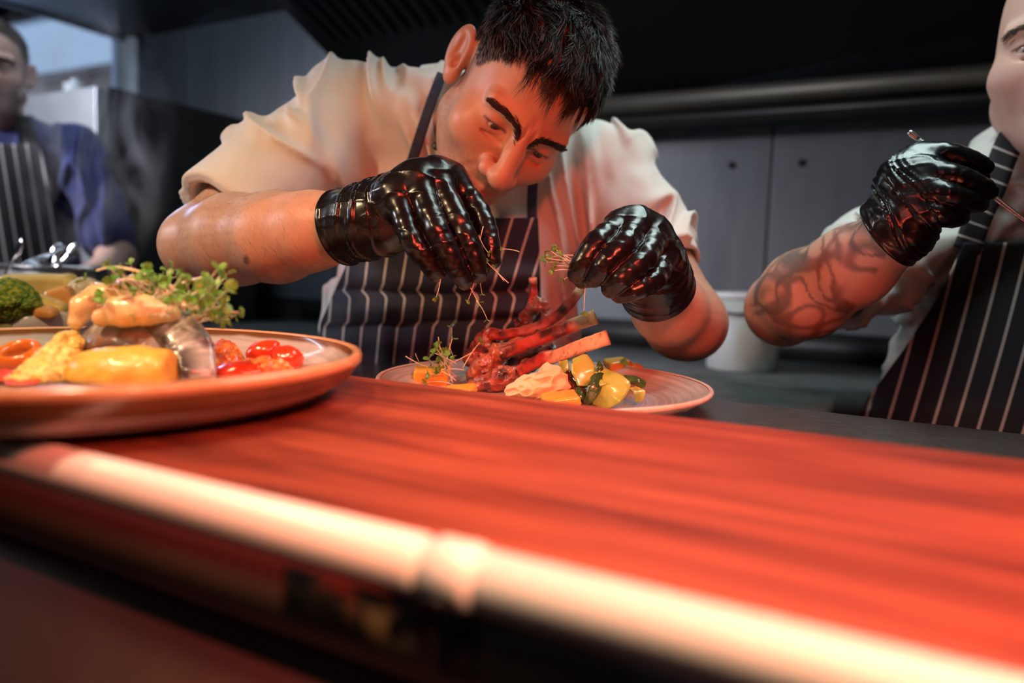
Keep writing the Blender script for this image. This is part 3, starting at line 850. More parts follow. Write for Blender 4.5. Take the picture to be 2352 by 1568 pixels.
dC = dL(110, 880)
k = s_(dC)
cs = [pv(120, 858, dC + .02), pv(150, 815, dC + .045), pv(70, 872, dC + .01), pv(165, 785, dC + .06), pv(140, 838, dC + .028)]
food('couscous', lumps(cs, [(62 * k, 40 * k, .022), (38 * k, 42 * k, .022), (50 * k, 26 * k, .018), (24 * k, 30 * k, .016), (45 * k, 40 * k, .02)], .008, .0042, 150, 3), *box_of(cs, .045), .0011, m_crumb,
     'crumbly yellow couscous heaped left of the squash wedge', 'couscous', kind='stuff')
dP = dL(45, 845)
V, Fq = sweep([pv(42, 816, dP + .01) + np.array([.013 * math.cos(a), .0068 * math.sin(a), -.012 * math.sin(a)]) for a in np.linspace(0, 2 * math.pi, 49)], .0036, .0062, up=(0, 1, .2), n=14)
pp = ob('pepper_ring', v2w(V), Fq, m_pepper); tag(pp, 'roasted orange pepper ring at the left edge of the fish plate', 'pepper')
dS = dL(595, 865)
k = s_(dS)
cs = [pv(530, 838, dS + .04), pv(580, 850, dS + .02), pv(515, 812, dS + .055), pv(630, 845, dS + .02), pv(660, 838, dS + .03), pv(500, 868, dS + .012)]
food('tomato_salsa', lumps(cs, [(40 * k, 34 * k, .020), (46 * k, 26 * k, .020), (32 * k, 36 * k, .018), (44 * k, 26 * k, .020), (30 * k, 22 * k, .016), (40 * k, 18 * k, .016)], .008, .0036, 160, 5), *box_of(cs, .04), .0011, m_salsa,
     'chunky orange salsa heaped right of the fish', 'salsa', kind='stuff')
for (u, v, dd, ru, rv_, an, lb) in ((603, 806, dS + .040, 40, 25, .35, 'upper red cherry tomato piece in the orange salsa'), (660, 822, dS + .024, 38, 27, -.25, 'rightmost red cherry tomato half beside the orange salsa'),
                                    (556, 850, dS + .006, 60, 20, .1, 'long red tomato slice at the front of the orange salsa')):
    c_ = pv(u, v, dd); k2 = s_(dd); Rm = rotxyz(.3, .2, an).astype(np.float32)
    food('cherry_tomato', lambda p: smax(ellip(p, c_, (ru * k2, rv_ * k2, .012), Rm) + .0006 * fbm(p * 90, 2, 7), -((p - c_) @ Rm[:, 2] + .004), .002) + .0012 * fbm(p * 110, 2, 17), c_ - .03, c_ + .03, .0009, m_tom, lb, 'tomato')
dQ = dL(20, 882)
cs = [pv(15, 872, dQ + .015), pv(55, 882, dQ + .006), pv(-30, 870, dQ + .02)]
food('tomato_sauce', lumps(cs, [(50 * s_(dQ), 20 * s_(dQ), .016), (34 * s_(dQ), 12 * s_(dQ), .012), (46 * s_(dQ), 22 * s_(dQ), .018)], .008, .003, 150, 9), *box_of(cs, .04), .0012, m_tom, 'red tomato sauce in front of the pepper ring', 'sauce', kind='stuff')

# ------------------------------------------------------------------ side bowl of vegetables, cutlery holder
bc = wp(52, 700, 1.042); bc[2] = STEEL + .0005
m_bowl = M('white_glazed_bowl', (0.72, 0.66, 0.62), 0.2, coat=0.4, mix=(20, (0.66, 0.60, 0.56), 0.45, 0.7, 3))
bp_ = [(.0004, .006), (.06, .007), (.085, .020), (.098, .040), (.103, .0555), (.1055, .0565), (.107, .0545), (.102, .038), (.088, .014), (.066, .002), (.058, 0), (.0004, .003)]
bv, bf = lathe(bp_, (0, 0, 0), 128)
an = np.arctan2(bv[:, 1], bv[:, 0]); bv[:, 2] *= 1 + .07 * np.cos(an * 6 + 1.0) * sstep(.08, .1, np.hypot(bv[:, 0], bv[:, 1])); bv[:, 0] *= 1.08; bv[:, 1] *= .94
bowl = ob('vegetable_bowl', bv + bc, bf, m_bowl, None, origin=bc); tag(bowl, 'white side bowl with a wavy rim, full of steamed vegetables', 'bowl')
m_broc = M('broccoli_florets', (0.13, 0.24, 0.018), 0.6, mix=(190, (0.44, 0.47, 0.05), 0.46, 0.62, 3), bump=(330, 1.0, .005, 3))
m_caul = M('cauliflower_curd', (0.80, 0.72, 0.48), 0.55, sss=0.2, sssr=(.004,), mix=(60, (0.74, 0.64, 0.38), 0.45, 0.7, 3), bump=(500, .4, .0015, 2))
m_pale = M('boiled_potato', (0.82, 0.62, 0.20), 0.4, sss=0.3, sssr=(.005,), mix=(30, (0.78, 0.52, 0.14), 0.45, 0.7, 3), bump=(120, .15, .001, 3))
m_carr = M('boiled_carrot', (0.82, 0.40, 0.12), 0.35, sss=0.3, sssr=(.005,), mix=(40, (0.76, 0.32, 0.07), 0.45, 0.7, 3), bump=(120, .15, .001, 3))
m_stalk = M('pale_green_stalk', (0.50, 0.55, 0.22), 0.4, sss=0.2, sssr=(.004,), mix=(60, (0.58, 0.62, 0.30), 0.45, 0.7, 3))


def floret(u, v, d, r, mat, label, cat, nm, seed, ry=1.0):
    c_ = pv(u, v, d); rg = np.random.default_rng(seed)
    bl = []
    for _ in range(190):
        q = rg.normal(size=3); q /= np.linalg.norm(q); q[1] = abs(q[1]) * 1.0 - .15
        bl.append((c_ + q * np.array([r, r * ry, r]) * .87, r * (.13 + .08 * rg.random())))
    B = np.array([b_[0] for b_ in bl], np.float32); Rr = np.array([b_[1] for b_ in bl], np.float32)
    def f(p):
        dd = ellip(p, c_, (r * .85, r * .85 * ry, r * .85))
        m_ = np.full(len(p), 1e3, np.float32)
        for i in range(len(B)): m_ = np.minimum(m_, np.sqrt(((p - B[i]) ** 2).sum(1)) - Rr[i])
        return smin(dd, m_, .004) + .0012 * noise(p * 700, seed)
    o = food(nm, f, c_ - r * 1.35, c_ + r * 1.35, r / 26, mat, label, cat)
    st = c_ + np.array([0, -r * .9, 0])
    ob('stalk', v2w(sweep([c_, st + (c_ - st) * .4, st + np.array([0, -r * .2, 0])], [r * .40, r * .34, r * .30], n=14)[0]), sweep([c_, st, st + 1], [r] * 3, n=14)[1], m_stalk, o)
    return o


dV = .955
floret(18, 694, dV, 64 * s_(dV), m_broc, 'bright green broccoli floret at the front left of the vegetable bowl', 'broccoli', 'broccoli_floret', 3, .95)
floret(196, 680, 1.06, 46 * s_(1.06), m_caul, 'pale cauliflower floret at the right of the vegetable bowl', 'cauliflower', 'cauliflower_floret', 5)


def chunk(nm, u, v, d, hu, hv, hz_, ang, mat, label, cat, rad=.006, seed=0, group=None, wob=.0012):
    c_ = pv(u, v, d); k_ = s_(d); Rm = rotxyz(ang[0], ang[1], ang[2]).astype(np.float32); hf = (hu * k_, hv * k_, hz_)
    R_ = max(hf) * 1.5
    return food(nm, lambda p: rbox(p, c_, hf, min(rad, min(hf) * .9), Rm) + wob * fbm(p * 80, 3, seed), c_ - R_, c_ + R_, max(.0010, R_ / 45), mat, label, cat, group=group)


chunk('potato_slice', 90, 662, 1.06, 84, 33, .016, (.2, 0, .0), m_pale, 'long pale yellow potato slice along the back of the vegetable bowl', 'potato', seed=1, rad=.010)
chunk('carrot_piece', 142, 692, 1.02, 30, 32, .012, (.1, .1, .25), m_carr, 'orange carrot piece beside the cauliflower', 'carrot', seed=2, rad=.008)
chunk('potato_slice', 112, 705, .985, 40, 22, .012, (.3, 0, -.35), m_pale, 'short potato slice right of the broccoli', 'potato', seed=3, rad=.010)
chunk('carrot_piece', 103, 718, .965, 28, 14, .010, (.3, 0, -.1), m_carr, 'small carrot piece low at the front of the vegetable bowl', 'carrot', seed=4, rad=.008)

m_cut = M('polished_steel', (0.70, 0.70, 0.72), 0.16, 1.0, mix=(30, (0.60, 0.60, 0.63), 0.45, 0.7, 2))
m_tray = M('satin_steel_tray', (0.60, 0.60, 0.60), 0.28, 1.0, mix=(12, (0.50, 0.50, 0.50), 0.45, 0.7, 3))
ce = wp(176, 612, 1.27); cz = CAMZ - .022
tr = root('cutlery_tray', (ce[0] - .15, ce[1] + .05, STEEL)); tag(tr, 'deep steel tray of cutlery on the counter behind the vegetable bowl', 'tray')
x0, x1, y0, y1 = ce[0] - .32, ce[0], ce[1] - .0, min(ce[1] + .13, SY1 - .01)
V, Fs = join(box((x0, y0, STEEL + .001), (x1, y0 + .002, cz)), box((x0, y1 - .002, STEEL + .001), (x1, y1, cz)), box((x0, y0, STEEL + .001), (x0 + .002, y1, cz)), box((x1 - .002, y0, STEEL + .001), (x1, y1, cz)), box((x0, y0, STEEL + .001), (x1, y1, STEEL + .003)))
ob('body', V, Fs, m_tray, tr, smooth=False)
rimp = [(x0 - .004, y0 - .004), (x1 + .004, y0 - .004), (x1 + .004, y1 + .004), (x0 - .004, y1 + .004)]
V, Fs = join(*[sweep([(*rimp[i], cz), (*rimp[(i + 1) % 4], cz)], .0075, .0028, up=(0, 0, 1), n=12) for i in range(4)])
ob('rim', V, Fs, m_tray, tr)


def cutlery(kind, head_uv, tail_uv, dh, dt, label):
    a, b = pv(*head_uv, dh), pv(*tail_uv, dt)
    t = root(kind, v2w(b)); tag(t, label, kind, 'cutlery in the steel tray')
    L_ = b - a; n_ = L_ / np.linalg.norm(L_)
    if kind == 'fork':
        sd = np.cross(n_, (0, .4, 1)); sd /= np.linalg.norm(sd)
        m_ = a + n_ * .045
        ob('handle', v2w(sweep(smooth_path([m_ - n_ * .004, m_ + n_ * .02, b], 16), np.linspace(.003, .008, 16), .0015, up=(0, .4, 1), n=12)[0]), sweep(smooth_path([m_, m_ + n_ * .02, b], 16), .003, .002, up=(0, .4, 1), n=12)[1], m_cut, t)
        for i in range(4):
            o_ = sd * (i - 1.5) * .0062
            V, Fq = sweep(smooth_path([a + o_, a + n_ * .02 + o_ + np.array([0, 0, .002]), m_ + o_ * .8, m_ + n_ * .006], 14), np.linspace(.0010, .0022, 14), .0011, up=(0, .4, 1), n=8)
            ob('tine', v2w(V), Fq, m_cut, t)
    else:
        w = .0125 if kind == 'spoon' else .010
        n2 = 20; ts = np.linspace(0, 1, n2)
        V, Fq = sweep([a + L_ * x for x in ts], np.interp(ts, [0, .06, .2, .34, .45, 1], [w * .4, w * .8, w, w * .4, .003, .007]), .0018, up=(0, .4, 1), n=14)
        ob('bowl' if kind == 'spoon' else 'blade', v2w(V[:14 * 9]), [f_ for f_ in Fq if max(f_) < 14 * 9], m_cut, t)
        ob('handle', v2w(V[14 * 8:]), [tuple(i - 14 * 8 for i in f_) for f_ in Fq if min(f_) >= 14 * 8], m_cut, t)
    return t


cutlery('spoon', (52, 552), (10, 640), 1.28, 1.33, 'large blue-glinting spoon leaning left out of the cutlery tray')
cutlery('fork', (58, 612), (150, 565), 1.255, 1.34, 'fork lying with its tines over the near rim of the cutlery tray')
cutlery('fork', (106, 612), (172, 590), 1.275, 1.36, 'second fork from the left in the cutlery tray')
cutlery('spoon', (178, 562), (120, 625), 1.33, 1.33, 'spoon leaning right out of the cutlery tray')
cutlery('spoon', (135, 560), (118, 640), 1.37, 1.35, 'upright spoon in the middle of the cutlery tray')

# ------------------------------------------------------------------ the lamb plate
fl2 = above(STEEL + .0075)
m_meat = M('charred_lamb', rough=0.30, attr='Col', coat=0.45, sss=.06, sssr=(.003,), bump=(170, .55, .0025, 4), bump2=(900, .3, .0006, 2))
m_bone = M('roasted_bone', rough=0.42, attr='Col', sss=.15, sssr=(.004,), bump=(300, .25, .0008, 3))
m_mash = M('mashed_potato', (0.84, 0.62, 0.36), 0.45, sss=0.3, sssr=(.005,), mix=(40, (0.80, 0.54, 0.27), 0.45, 0.7, 3), bump=(110, .25, .0018, 3))
m_cube = M('roast_squash', (0.84, 0.40, 0.045), 0.33, coat=0.3, sss=0.25, sssr=(.005,), mix=[(50, (0.78, 0.30, 0.03), 0.45, 0.7, 3), (300, (0.12, 0.05, 0.015), 0.70, 0.75, 2)], bump=(160, .2, .001, 3))
m_choi = M('pak_choi_stem', (0.46, 0.56, 0.12), 0.25, coat=0.4, sss=0.35, sssr=(.006,), mix=(30, (0.22, 0.36, 0.05), 0.42, 0.62, 3), scale3=(1, 1, .3), bump=(140, .12, .001, 2))
m_choil = M('wilted_green_leaf', (0.035, 0.085, 0.018), 0.25, coat=0.5, mix=(70, (0.08, 0.15, 0.03), 0.45, 0.7, 3), bump=(150, .4, .0018, 3))
m_gravy = M('dark_gravy', (0.06, 0.014, 0.008), 0.08, coat=0.8, mix=(40, (0.10, 0.025, 0.01), 0.45, 0.7, 3))

K7 = 1 / 2.94


def q(x, y, d): return pv(850 + x * K7, 600 + y * K7, d)


def meat_cols(seed):
    def f(V):
        n = fbm(V * 110, 4, seed); n2 = fbm(V * 45, 2, seed + 7)
        c = np.tile(np.array([.30, .055, .030], np.float32), (len(V), 1))
        w = sstep(-.16, .24, n)[:, None]; c = c * (1 - w) + np.array([.055, .018, .012]) * w
        w = sstep(.1, .45, n2)[:, None] * .7; return c * (1 - w) + np.array([.46, .14, .075]) * w
    return f


def cutlet(meat, bone, br, expose, label, seed, h=.0012, flat=.62):
    """meat: list of (point, radius) running up the bone; bone: path from meat to tip; expose: first bare fraction"""
    t = root('lamb_cutlet', v2w(meat[0][0])); tag(t, label, 'lamb cutlet', 'lamb cutlets on the plate')
    P_ = [np.asarray(m_[0]) for m_ in meat]; R_ = [m_[1] for m_ in meat]
    f = lambda p: smax(chain(p, P_, R_, .008) + .0040 * fbm(p * 80, 4, seed) + .0030 * np.abs(noise(p * 170, seed + 2)), fl2(p), .002)
    lo, hi = box_of(P_, max(R_) * 1.35)
    V, Fq = surf(f, lo, hi, h, 1)
    ob('meat', v2w(V), Fq, m_meat, t, cols=meat_cols(seed)(V))
    n_ = 56; pth = smooth_path(np.array(bone), n_); ts = np.linspace(0, 1, n_)
    ra = np.interp(ts, np.linspace(0, 1, len(br)), br)
    V, Fq = sweep(np.concatenate([pth, pth[-1:] + (pth[-1] - pth[-2]) * .05]), np.concatenate([ra, ra[-1:] * .86]), np.concatenate([ra, ra[-1:] * .86]) * flat, up=(.2, .35, 1), n=20, sq=.72)
    tt = np.repeat(np.concatenate([ts, [1.02]]), 20)
    n1 = fbm(V * 120, 3, seed + 20)
    V = V + .0007 * (np.stack([noise(V * 160, seed + 30), noise(V * 160, seed + 31), noise(V * 160, seed + 32)], 1))
    bare = sstep(expose - .10, expose + .04, tt + .10 * n1)[:, None]
    cream = np.array([.80, .55, .33]) * (0.9 + .25 * n1[:, None])
    spk = sstep(.52, .62, noise(V * 700, seed + 40))[:, None] * .6; cream = cream * (1 - spk) + np.array([.12, .05, .03]) * spk
    gl = meat_cols(seed + 5)(V) * np.array([1.35, .8, .8])
    C = gl * (1 - bare) + cream * bare
    tip = sstep(.975, .995, tt)[:, None] * .85; C = C * (1 - tip) + np.array([.16, .05, .03]) * tip
    ob('bone', v2w(V), Fq, m_bone, t, cols=C)
    return t


da = dR(1130, 905) + .022
k = da / FPX * K7
cutlet([(q(800, 835, da), 66 * k), (q(720, 850, da), 58 * k), (q(900, 790, da), 72 * k), (q(980, 770, da - .002), 62 * k), (q(1070, 700, da - .004), 42 * k), (q(1170, 660, da - .008), 34 * k), (q(1260, 605, da - .010), 20 * k)],
       [q(1000, 745, da - .012), q(1150, 668, da - .016), q(1260, 640, da - .018), q(1400, 585, da - .020), q(1612, 513, da - .022)], np.array([40, 40, 42, 44, 48, 54]) * k, .40,
       'front lamb cutlet with the longest bare pale bone', 1)
db = da + .026
k = db / FPX * K7
cutlet([(q(780, 680, db), 74 * k), (q(720, 760, db), 70 * k), (q(870, 620, db), 66 * k), (q(1000, 570, db), 52 * k), (q(1150, 520, db - .002), 44 * k), (q(1320, 450, db - .004), 40 * k), (q(1420, 420, db - .006), 30 * k)],
       [q(880, 630, db - .006), q(1050, 560, db - .010), q(1200, 505, db - .012), q(1350, 440, db - .012), q(1526, 372, db - .012)], np.array([40, 44, 46, 46, 50]) * k, .80,
       'second lamb cutlet from the front, bare only at its square bone tip', 2)
dc = db + .024
k = dc / FPX * K7
cutlet([(q(760, 560, dc), 70 * k), (q(700, 660, dc), 66 * k), (q(800, 500, dc), 46 * k), (q(900, 490, dc), 40 * k)],
       [q(800, 500, dc - .004), q(950, 490, dc - .006), q(1120, 450, dc - .006), q(1260, 370, dc - .004), q(1360, 270, dc), q(1436, 165, dc + .004)], np.array([34, 36, 38, 36, 34, 30]) * k, .93,
       'third lamb cutlet from the front with a thin dark bone curving up', 3)
dd_ = dc + .030
k = dd_ / FPX * K7
cutlet([(q(1010, 420, dd_), 38 * k), (q(1060, 380, dd_), 48 * k), (q(1110, 310, dd_), 46 * k), (q(1170, 300, dd_ - .004), 30 * k), (q(1190, 325, dd_ - .004), 22 * k), (q(1110, 240, dd_), 30 * k)],
       [q(960, 560, dd_), q(1040, 400, dd_), q(1090, 300, dd_), q(1100, 200, dd_), q(1097, 112, dd_)], np.array([34, 34, 34, 30, 26]) * k, .97,
       'rearmost lamb cutlet, dark and standing upright behind the others', 4)
# low pile of carved meat the cutlets lean on
cs = [q(880, 720, dc + .01), q(1000, 640, dc + .012), q(1120, 640, dc + .006), q(1000, 760, db), q(1230, 600, dc), q(1420, 640, dc)]
k = dc / FPX * K7
def _pile(p):
    d = None
    for c_, r_ in zip(cs, (80, 84, 70, 70, 50, 40)):
        e = ellip(p, c_, (r_ * k, r_ * k * .8, r_ * k)); d = e if d is None else smin(d, e, .01)
    return smax(d + .0026 * fbm(p * 90, 3, 50), fl2(p), .002)
food('pulled_lamb', _pile, *box_of(cs, .045), .0014, m_meat, 'glossy dark heap of lamb meat under the four cutlets', 'lamb', cols=meat_cols(9), kind='stuff')

# mash
dm = dR(1230, 925) + .020
k = dm / FPX * K7
pk = [(q(1120, 860, dm), (170, 62, 110)), (q(1230, 800, dm + .004), (90, 90, 80)), (q(1200, 750, dm + .006), (36, 50, 36)), (q(1060, 830, dm), (60, 50, 60)), (q(1300, 840, dm), (50, 60, 50)), (q(1150, 800, dm - .006), (50, 34, 40)), (q(990, 880, dm), (70, 40, 60))]
def _mash(p):
    d = None
    for c_, r_ in pk:
        e = ellip(p, c_, tuple(x * k for x in r_)); d = e if d is None else smin(d, e, .005)
    rg = noise(np.stack([p[:, 0] * 70 + p[:, 1] * 60, p[:, 1] * 160 - p[:, 0] * 60, p[:, 2] * 70], 1), 60)
    return smax(d + .0022 * fbm(p * 80, 3, 61) - .0030 * (1 - np.minimum(np.abs(rg) * 2.2, 1)), fl2(p), .002)
food('mashed_potato', _mash, *box_of([x[0] for x in pk], .055), .0012, m_mash, 'creamy ridged mound of mashed potato in front of the lamb', 'mashed potato')

# roast squash cubes
def cube(x, y, d, hx, hy, hz_, ang, label, seed): return chunk('squash_cube', 850 + x * K7, 600 + y * K7, d, hx * K7, hy * K7, hz_, ang, m_cube, label, 'squash', rad=.0035, seed=seed, group='roast squash cubes on the lamb plate', wob=.0008)


d1 = dR(990, 885) + .012
cube(412, 780, d1, 116, 62, .015, (.15, .1, 0), 'big orange squash cube at the left of the lamb under the cress', 1)
cube(500, 725, d1 + .03, 40, 36, .010, (.1, .3, .1), 'small orange squash cube behind the big left one', 6)
cube(600, 880, dR(1050, 912) + .006, 110, 34, .014, (.2, -.2, .10), 'orange squash piece just showing over the wooden board, below the cutlets', 2)
cube(1285, 940, dR(1290, 935) + .004, 124, 44, .015, (.2, .1, .12), 'squash piece in front of the mash at the board edge', 3)
d4 = dR(1400, 880) + .04
cube(1670, 725, d4, 78, 64, .014, (.2, .2, .15), 'orange squash cube behind the pak choi', 4)
cube(1770, 738, d4 + .012, 40, 56, .014, (.1, .3, -.2), 'rightmost orange squash cube behind the pak choi', 5)

# pak choi: fleshy stems with wilted leaves
def choi(stem, rs, leaves, label, fl_=.36):
    t = root('pak_choi', v2w(stem[0])); tag(t, label, 'pak choi', 'pak choi pieces on the lamb plate')
    n_ = 40; pth = smooth_path(np.array(stem), n_); ts = np.linspace(0, 1, n_)
    ra = np.interp(ts, np.linspace(0, 1, len(rs)), rs)
    V, Fq = sweep(pth, ra, ra * fl_, up=(.1, .5, .86), n=26, sq=.9, bend=.28)
    V = V + .0024 * np.stack([fbm(V * 70, 2, 70), fbm(V * 70, 2, 71), fbm(V * 70, 2, 72)], 1)
    ob('stem', v2w(V), Fq, m_choi, t)
    for i, (lp, w) in enumerate(leaves):
        pth = smooth_path(np.array(lp), 50); ts = np.linspace(0, 1, 50)
        V, Fq = sweep(pth, np.interp(ts, [0, .2, .6, 1], [.5, 1, .9, .35]) * w, np.interp(ts, [0, .5, 1], [.5, .6, .25]) * w, up=(.3, .6, .7), n=18)
        V = V + .0019 * np.stack([fbm(V * 130, 2, 80 + i), fbm(V * 130, 2, 81 + i), fbm(V * 130, 2, 82 + i)], 1)
        ob('leaf', v2w(V), Fq, m_choil, t)
    return t


dk = dR(1420, 935) + .012
k = dk / FPX * K7
choi([q(1530, 985, dk - .004), q(1600, 900, dk - .010), q(1640, 850, dk - .008), q(1590, 790, dk), q(1545, 750, dk + .006)], np.array([44, 92, 104, 74, 40]) * k,
     [([q(1560, 770, dk + .002), q(1520, 830, dk - .010), q(1500, 900, dk - .014), q(1455, 960, dk - .010)], 46 * k), ([q(1555, 760, dk + .004), q(1550, 710, dk + .004), q(1545, 670, dk + .010)], 26 * k)],
     'large yellow-green pak choi stem with a dark wilted leaf at the front right')
choi([q(1450, 840, dk + .010), q(1440, 760, dk + .014), q(1430, 690, dk + .018), q(1400, 660, dk + .022)], np.array([50, 82, 76, 40]) * k,
     [([q(1400, 860, dk + .002), q(1420, 900, dk - .002), q(1450, 940, dk - .004)], 30 * k)], 'upright pale green pak choi stem between the mash and the front stem')
choi([q(1815, 950, dk + .002), q(1810, 890, dk), q(1780, 850, dk + .004)], np.array([30, 48, 40]) * k,
     [([q(1680, 790, dk + .012), q(1760, 800, dk + .006), q(1835, 820, dk + .002), q(1845, 860, dk)], 40 * k)], 'small pak choi piece with a dark folded leaf at the far right of the greens')
choi([q(1700, 660, d4 - .012), q(1735, 720, d4 - .014), q(1760, 780, d4 - .014)], np.array([26, 28, 24]) * k, [], 'thin orange-lit pak choi stalk lying over the rear squash cubes')
choi([q(1590, 760, dk + .010), q(1650, 770, dk + .006), q(1720, 785, dk + .004)], np.array([20, 24, 20]) * k, [], 'short narrow pak choi stalk bridging the front stem and the dark leaf')
# pale stalk under the bone, dripping with gravy
choi([q(1300, 670, dm + .02), q(1320, 730, dm + .016), q(1335, 800, dm + .012)], np.array([34, 34, 22]) * k, [([q(1240, 720, dm + .02), q(1290, 760, dm + .014), q(1330, 830, dm + .010)], 22 * k)], 'pale pak choi stem under the longest lamb bone')
gc = [q(1370, 900, dm), q(1370, 860, dm + .006), q(1420, 950, dm - .004), q(1340, 800, dm + .012)]
food('gravy', lambda p: smax(smin(smin(ellip(p, gc[0], (.018, .007, .016)), ellip(p, gc[1], (.010, .010, .010)), .006), smin(ellip(p, gc[2], (.020, .005, .016)), ellip(p, gc[3], (.006, .010, .007)), .006), .006) + .0008 * fbm(p * 120, 2, 90), fl2(p), .002),
     *box_of(gc, .03), .0011, m_gravy, 'glossy dark gravy pooled between mash and pak choi', 'gravy')

# ------------------------------------------------------------------ cress sprigs
def sprig_mesh(seed):
    rg = random.Random(seed)
    L_ = .034 * rg.uniform(.8, 1.25); b1 = rg.uniform(-.35, .35); b2 = rg.uniform(-.5, .5)
    pts = [np.array([b1 * L_ * t * t, b2 * L_ * t ** 2 * .6, L_ * t]) for t in np.linspace(0, 1, 9)]
    pts = np.array(pts)
    sv, sf = sweep(pts, np.linspace(.00075, .0005, 9), n=7)
    lf = []
    tip = pts[-1]; dr = pts[-1] - pts[-3]; dr /= np.linalg.norm(dr)
    e1 = np.cross(dr, (0.3, 1, .1)); e1 /= np.linalg.norm(e1); e2 = np.cross(dr, e1)
    for s in (-1, 1):
        lv = []; sz = rg.uniform(.0038, .0054)
        up = dr * .5 + e1 * s * .85; up /= np.linalg.norm(up); sd = e2; nn = np.cross(up, sd)
        nu, nv = 7, 9
        for side_ in (0, 1):
            for i in range(nu):
                t = i / (nu - 1)
                wdt = math.sin(math.pi * min(1, .12 + t * .80)) ** .7 * (1 - .25 * max(0, t - .7) / .3)
                for j in range(nv):
                    a = j / (nv - 1) * 2 - 1
                    notch = -.22 * (t ** 6) * math.exp(-(a / .35) ** 2)
                    lv.append(tip + up * sz * 1.7 * (t + notch) + sd * sz * wdt * a + nn * (sz * .35 * (a * a) * t + sz * .25 * math.sin(t * 2.2) - side_ * .00025))
        fs = []
        n0 = nu * nv
        for i in range(nu - 1):
            for j in range(nv - 1):
                a_ = i * nv + j
                fs.append((a_, a_ + 1, a_ + nv + 1, a_ + nv)); fs.append((n0 + a_, n0 + a_ + nv, n0 + a_ + nv + 1, n0 + a_ + 1))
        ed = [j for j in range(nv)] + [i * nv + nv - 1 for i in range(1, nu)] + [(nu - 1) * nv + j for j in range(nv - 2, -1, -1)] + [i * nv for i in range(nu - 2, 0, -1)]
        for i in range(len(ed)):
            a_, b_ = ed[i], ed[(i + 1) % len(ed)]; fs.append((b_, a_, a_ + n0, b_ + n0))
        lf.append((np.array(lv), fs))
    return mesh_of('stem', sv, sf, m_stem), mesh_of('leaf', *join(*lf), m_leaf)


SPRIGS = [sprig_mesh(s) for s in range(9)]


def sprig(pos, dirv, label, group, scale=1.0, spin=0.0, kind=None):
    """root of the stem at pos (world), growing along dirv"""
    st, lf = SPRIGS[RNG.integers(len(SPRIGS)) if kind is None else kind % len(SPRIGS)]
    o = bpy.data.objects.new('cress_sprig', st); COL.objects.link(o)
    l = bpy.data.objects.new('leaf', lf); COL.objects.link(l); l.parent = o
    qn = Vector(dirv).to_track_quat('Z', 'Y')
    o.rotation_mode = 'QUATERNION'
    o.rotation_quaternion = qn @ Vector((0, 0, 1)).rotation_difference(Vector((0, 0, 1))) @ Matrix.Rotation(spin, 4, 'Z').to_quaternion()
    o.location = pos; o.scale = (scale,) * 3
    return tag(o, label, 'cress', group)


def vdir(x, y, z): return VM @ np.array([x, y, z], float)


# tangle on top of the fish
for i in range(90):
    u = 385 + RNG.normal() * 50; v = 706 + RNG.normal() * 17 + (u - 372) * .14
    v += 14 * abs(u - 372) / 100
    d = dO + .004 + RNG.normal() * .014
    a = RNG.normal() * .9 + (u - 372) / 70 * .8
    dv = vdir(math.sin(a), abs(math.cos(a)) * .7 + .05, .25 + RNG.normal() * .55)
    sprig(wp(u, v, d), dv, 'pale-stemmed green cress sprig tangled on top of the fish', 'cress on the fish', RNG.uniform(.5, .85), RNG.uniform(0, 6.28))
for i in range(26):
    u = 430 + RNG.normal() * 22; v = 712 + RNG.normal() * 14
    a = 1.1 + RNG.normal() * .5
    sprig(wp(u, v, dB + .006 + RNG.normal() * .006), vdir(math.sin(a), math.cos(a) * .6, .5 + RNG.normal() * .4), 'pale-stemmed green cress sprig tangled on top of the fish', 'cress on the fish', RNG.uniform(.65, .95), RNG.uniform(0, 6.28))
# beside the lamb
for i in range(20):
    x = 560 + RNG.normal() * 60; y = 740 + RNG.normal() * 55
    a = -.35 + RNG.normal() * .75
    sprig(wp(850 + x * K7, 600 + y * K7, d1 - .008 + RNG.normal() * .010), vdir(math.sin(a), math.cos(a), .2 + RNG.normal() * .4), 'green cress sprig in the tuft left of the lamb cutlets', 'cress beside the lamb', RNG.uniform(.6, .95), RNG.uniform(0, 6.28))
for x, y, tx, ty in ((360, 720, 240, 640), (330, 690, 305, 622), (480, 660, 460, 510), (540, 650, 535, 550), (560, 690, 690, 615)):
    a, b = wp(850 + x * K7, 600 + y * K7, d1 - .006), wp(850 + tx * K7, 600 + ty * K7, d1 - .004)
    sprig(b, a - b, 'green cress sprig in the tuft left of the lamb cutlets', 'cress beside the lamb', np.linalg.norm(a - b) / .034, RNG.uniform(0, 6.28))

# ------------------------------------------------------------------ people
m_skin = M('skin', rough=0.45, attr='Col', sss=0.25, sssr=(0.006,), bump=(900, 0.10, 0.0006, 3), bump2=(160, 0.10, 0.001, 2), spec=0.45)
m_hair = M('dark_hair', rough=0.38, attr='Col', spec=0.5)
m_jacket = M('white_cotton_twill', (0.66, 0.62, 0.58), 0.85, bump=(1400, 0.08, 0.0004, 2), bump2=(60, 0.15, 0.003, 3), sheen=0.2, mix=(9, (0.62, 0.58, 0.54), 0.4, 0.7, 3))
m_navyjacket = M('royal_blue_cotton', (0.012, 0.024, 0.15), 0.85, bump=(60, 0.15, 0.003, 3), sheen=0.1, mix=(7, (0.008, 0.013, 0.08), 0.4, 0.7, 3))
m_glove = M('black_nitrile', (0.008, 0.007, 0.008), 0.22, bump=(70, 0.18, 0.002, 3), bump2=(1800, 0.12, 0.0002, 2), spec=0.55, rmix=(40, 0.30, 0.4, 0.7))
m_trouser = M('black_trousers', (0.02, 0.02, 0.022), 0.85, mix=(8, (0.028, 0.028, 0.03), 0.4, 0.7, 3))
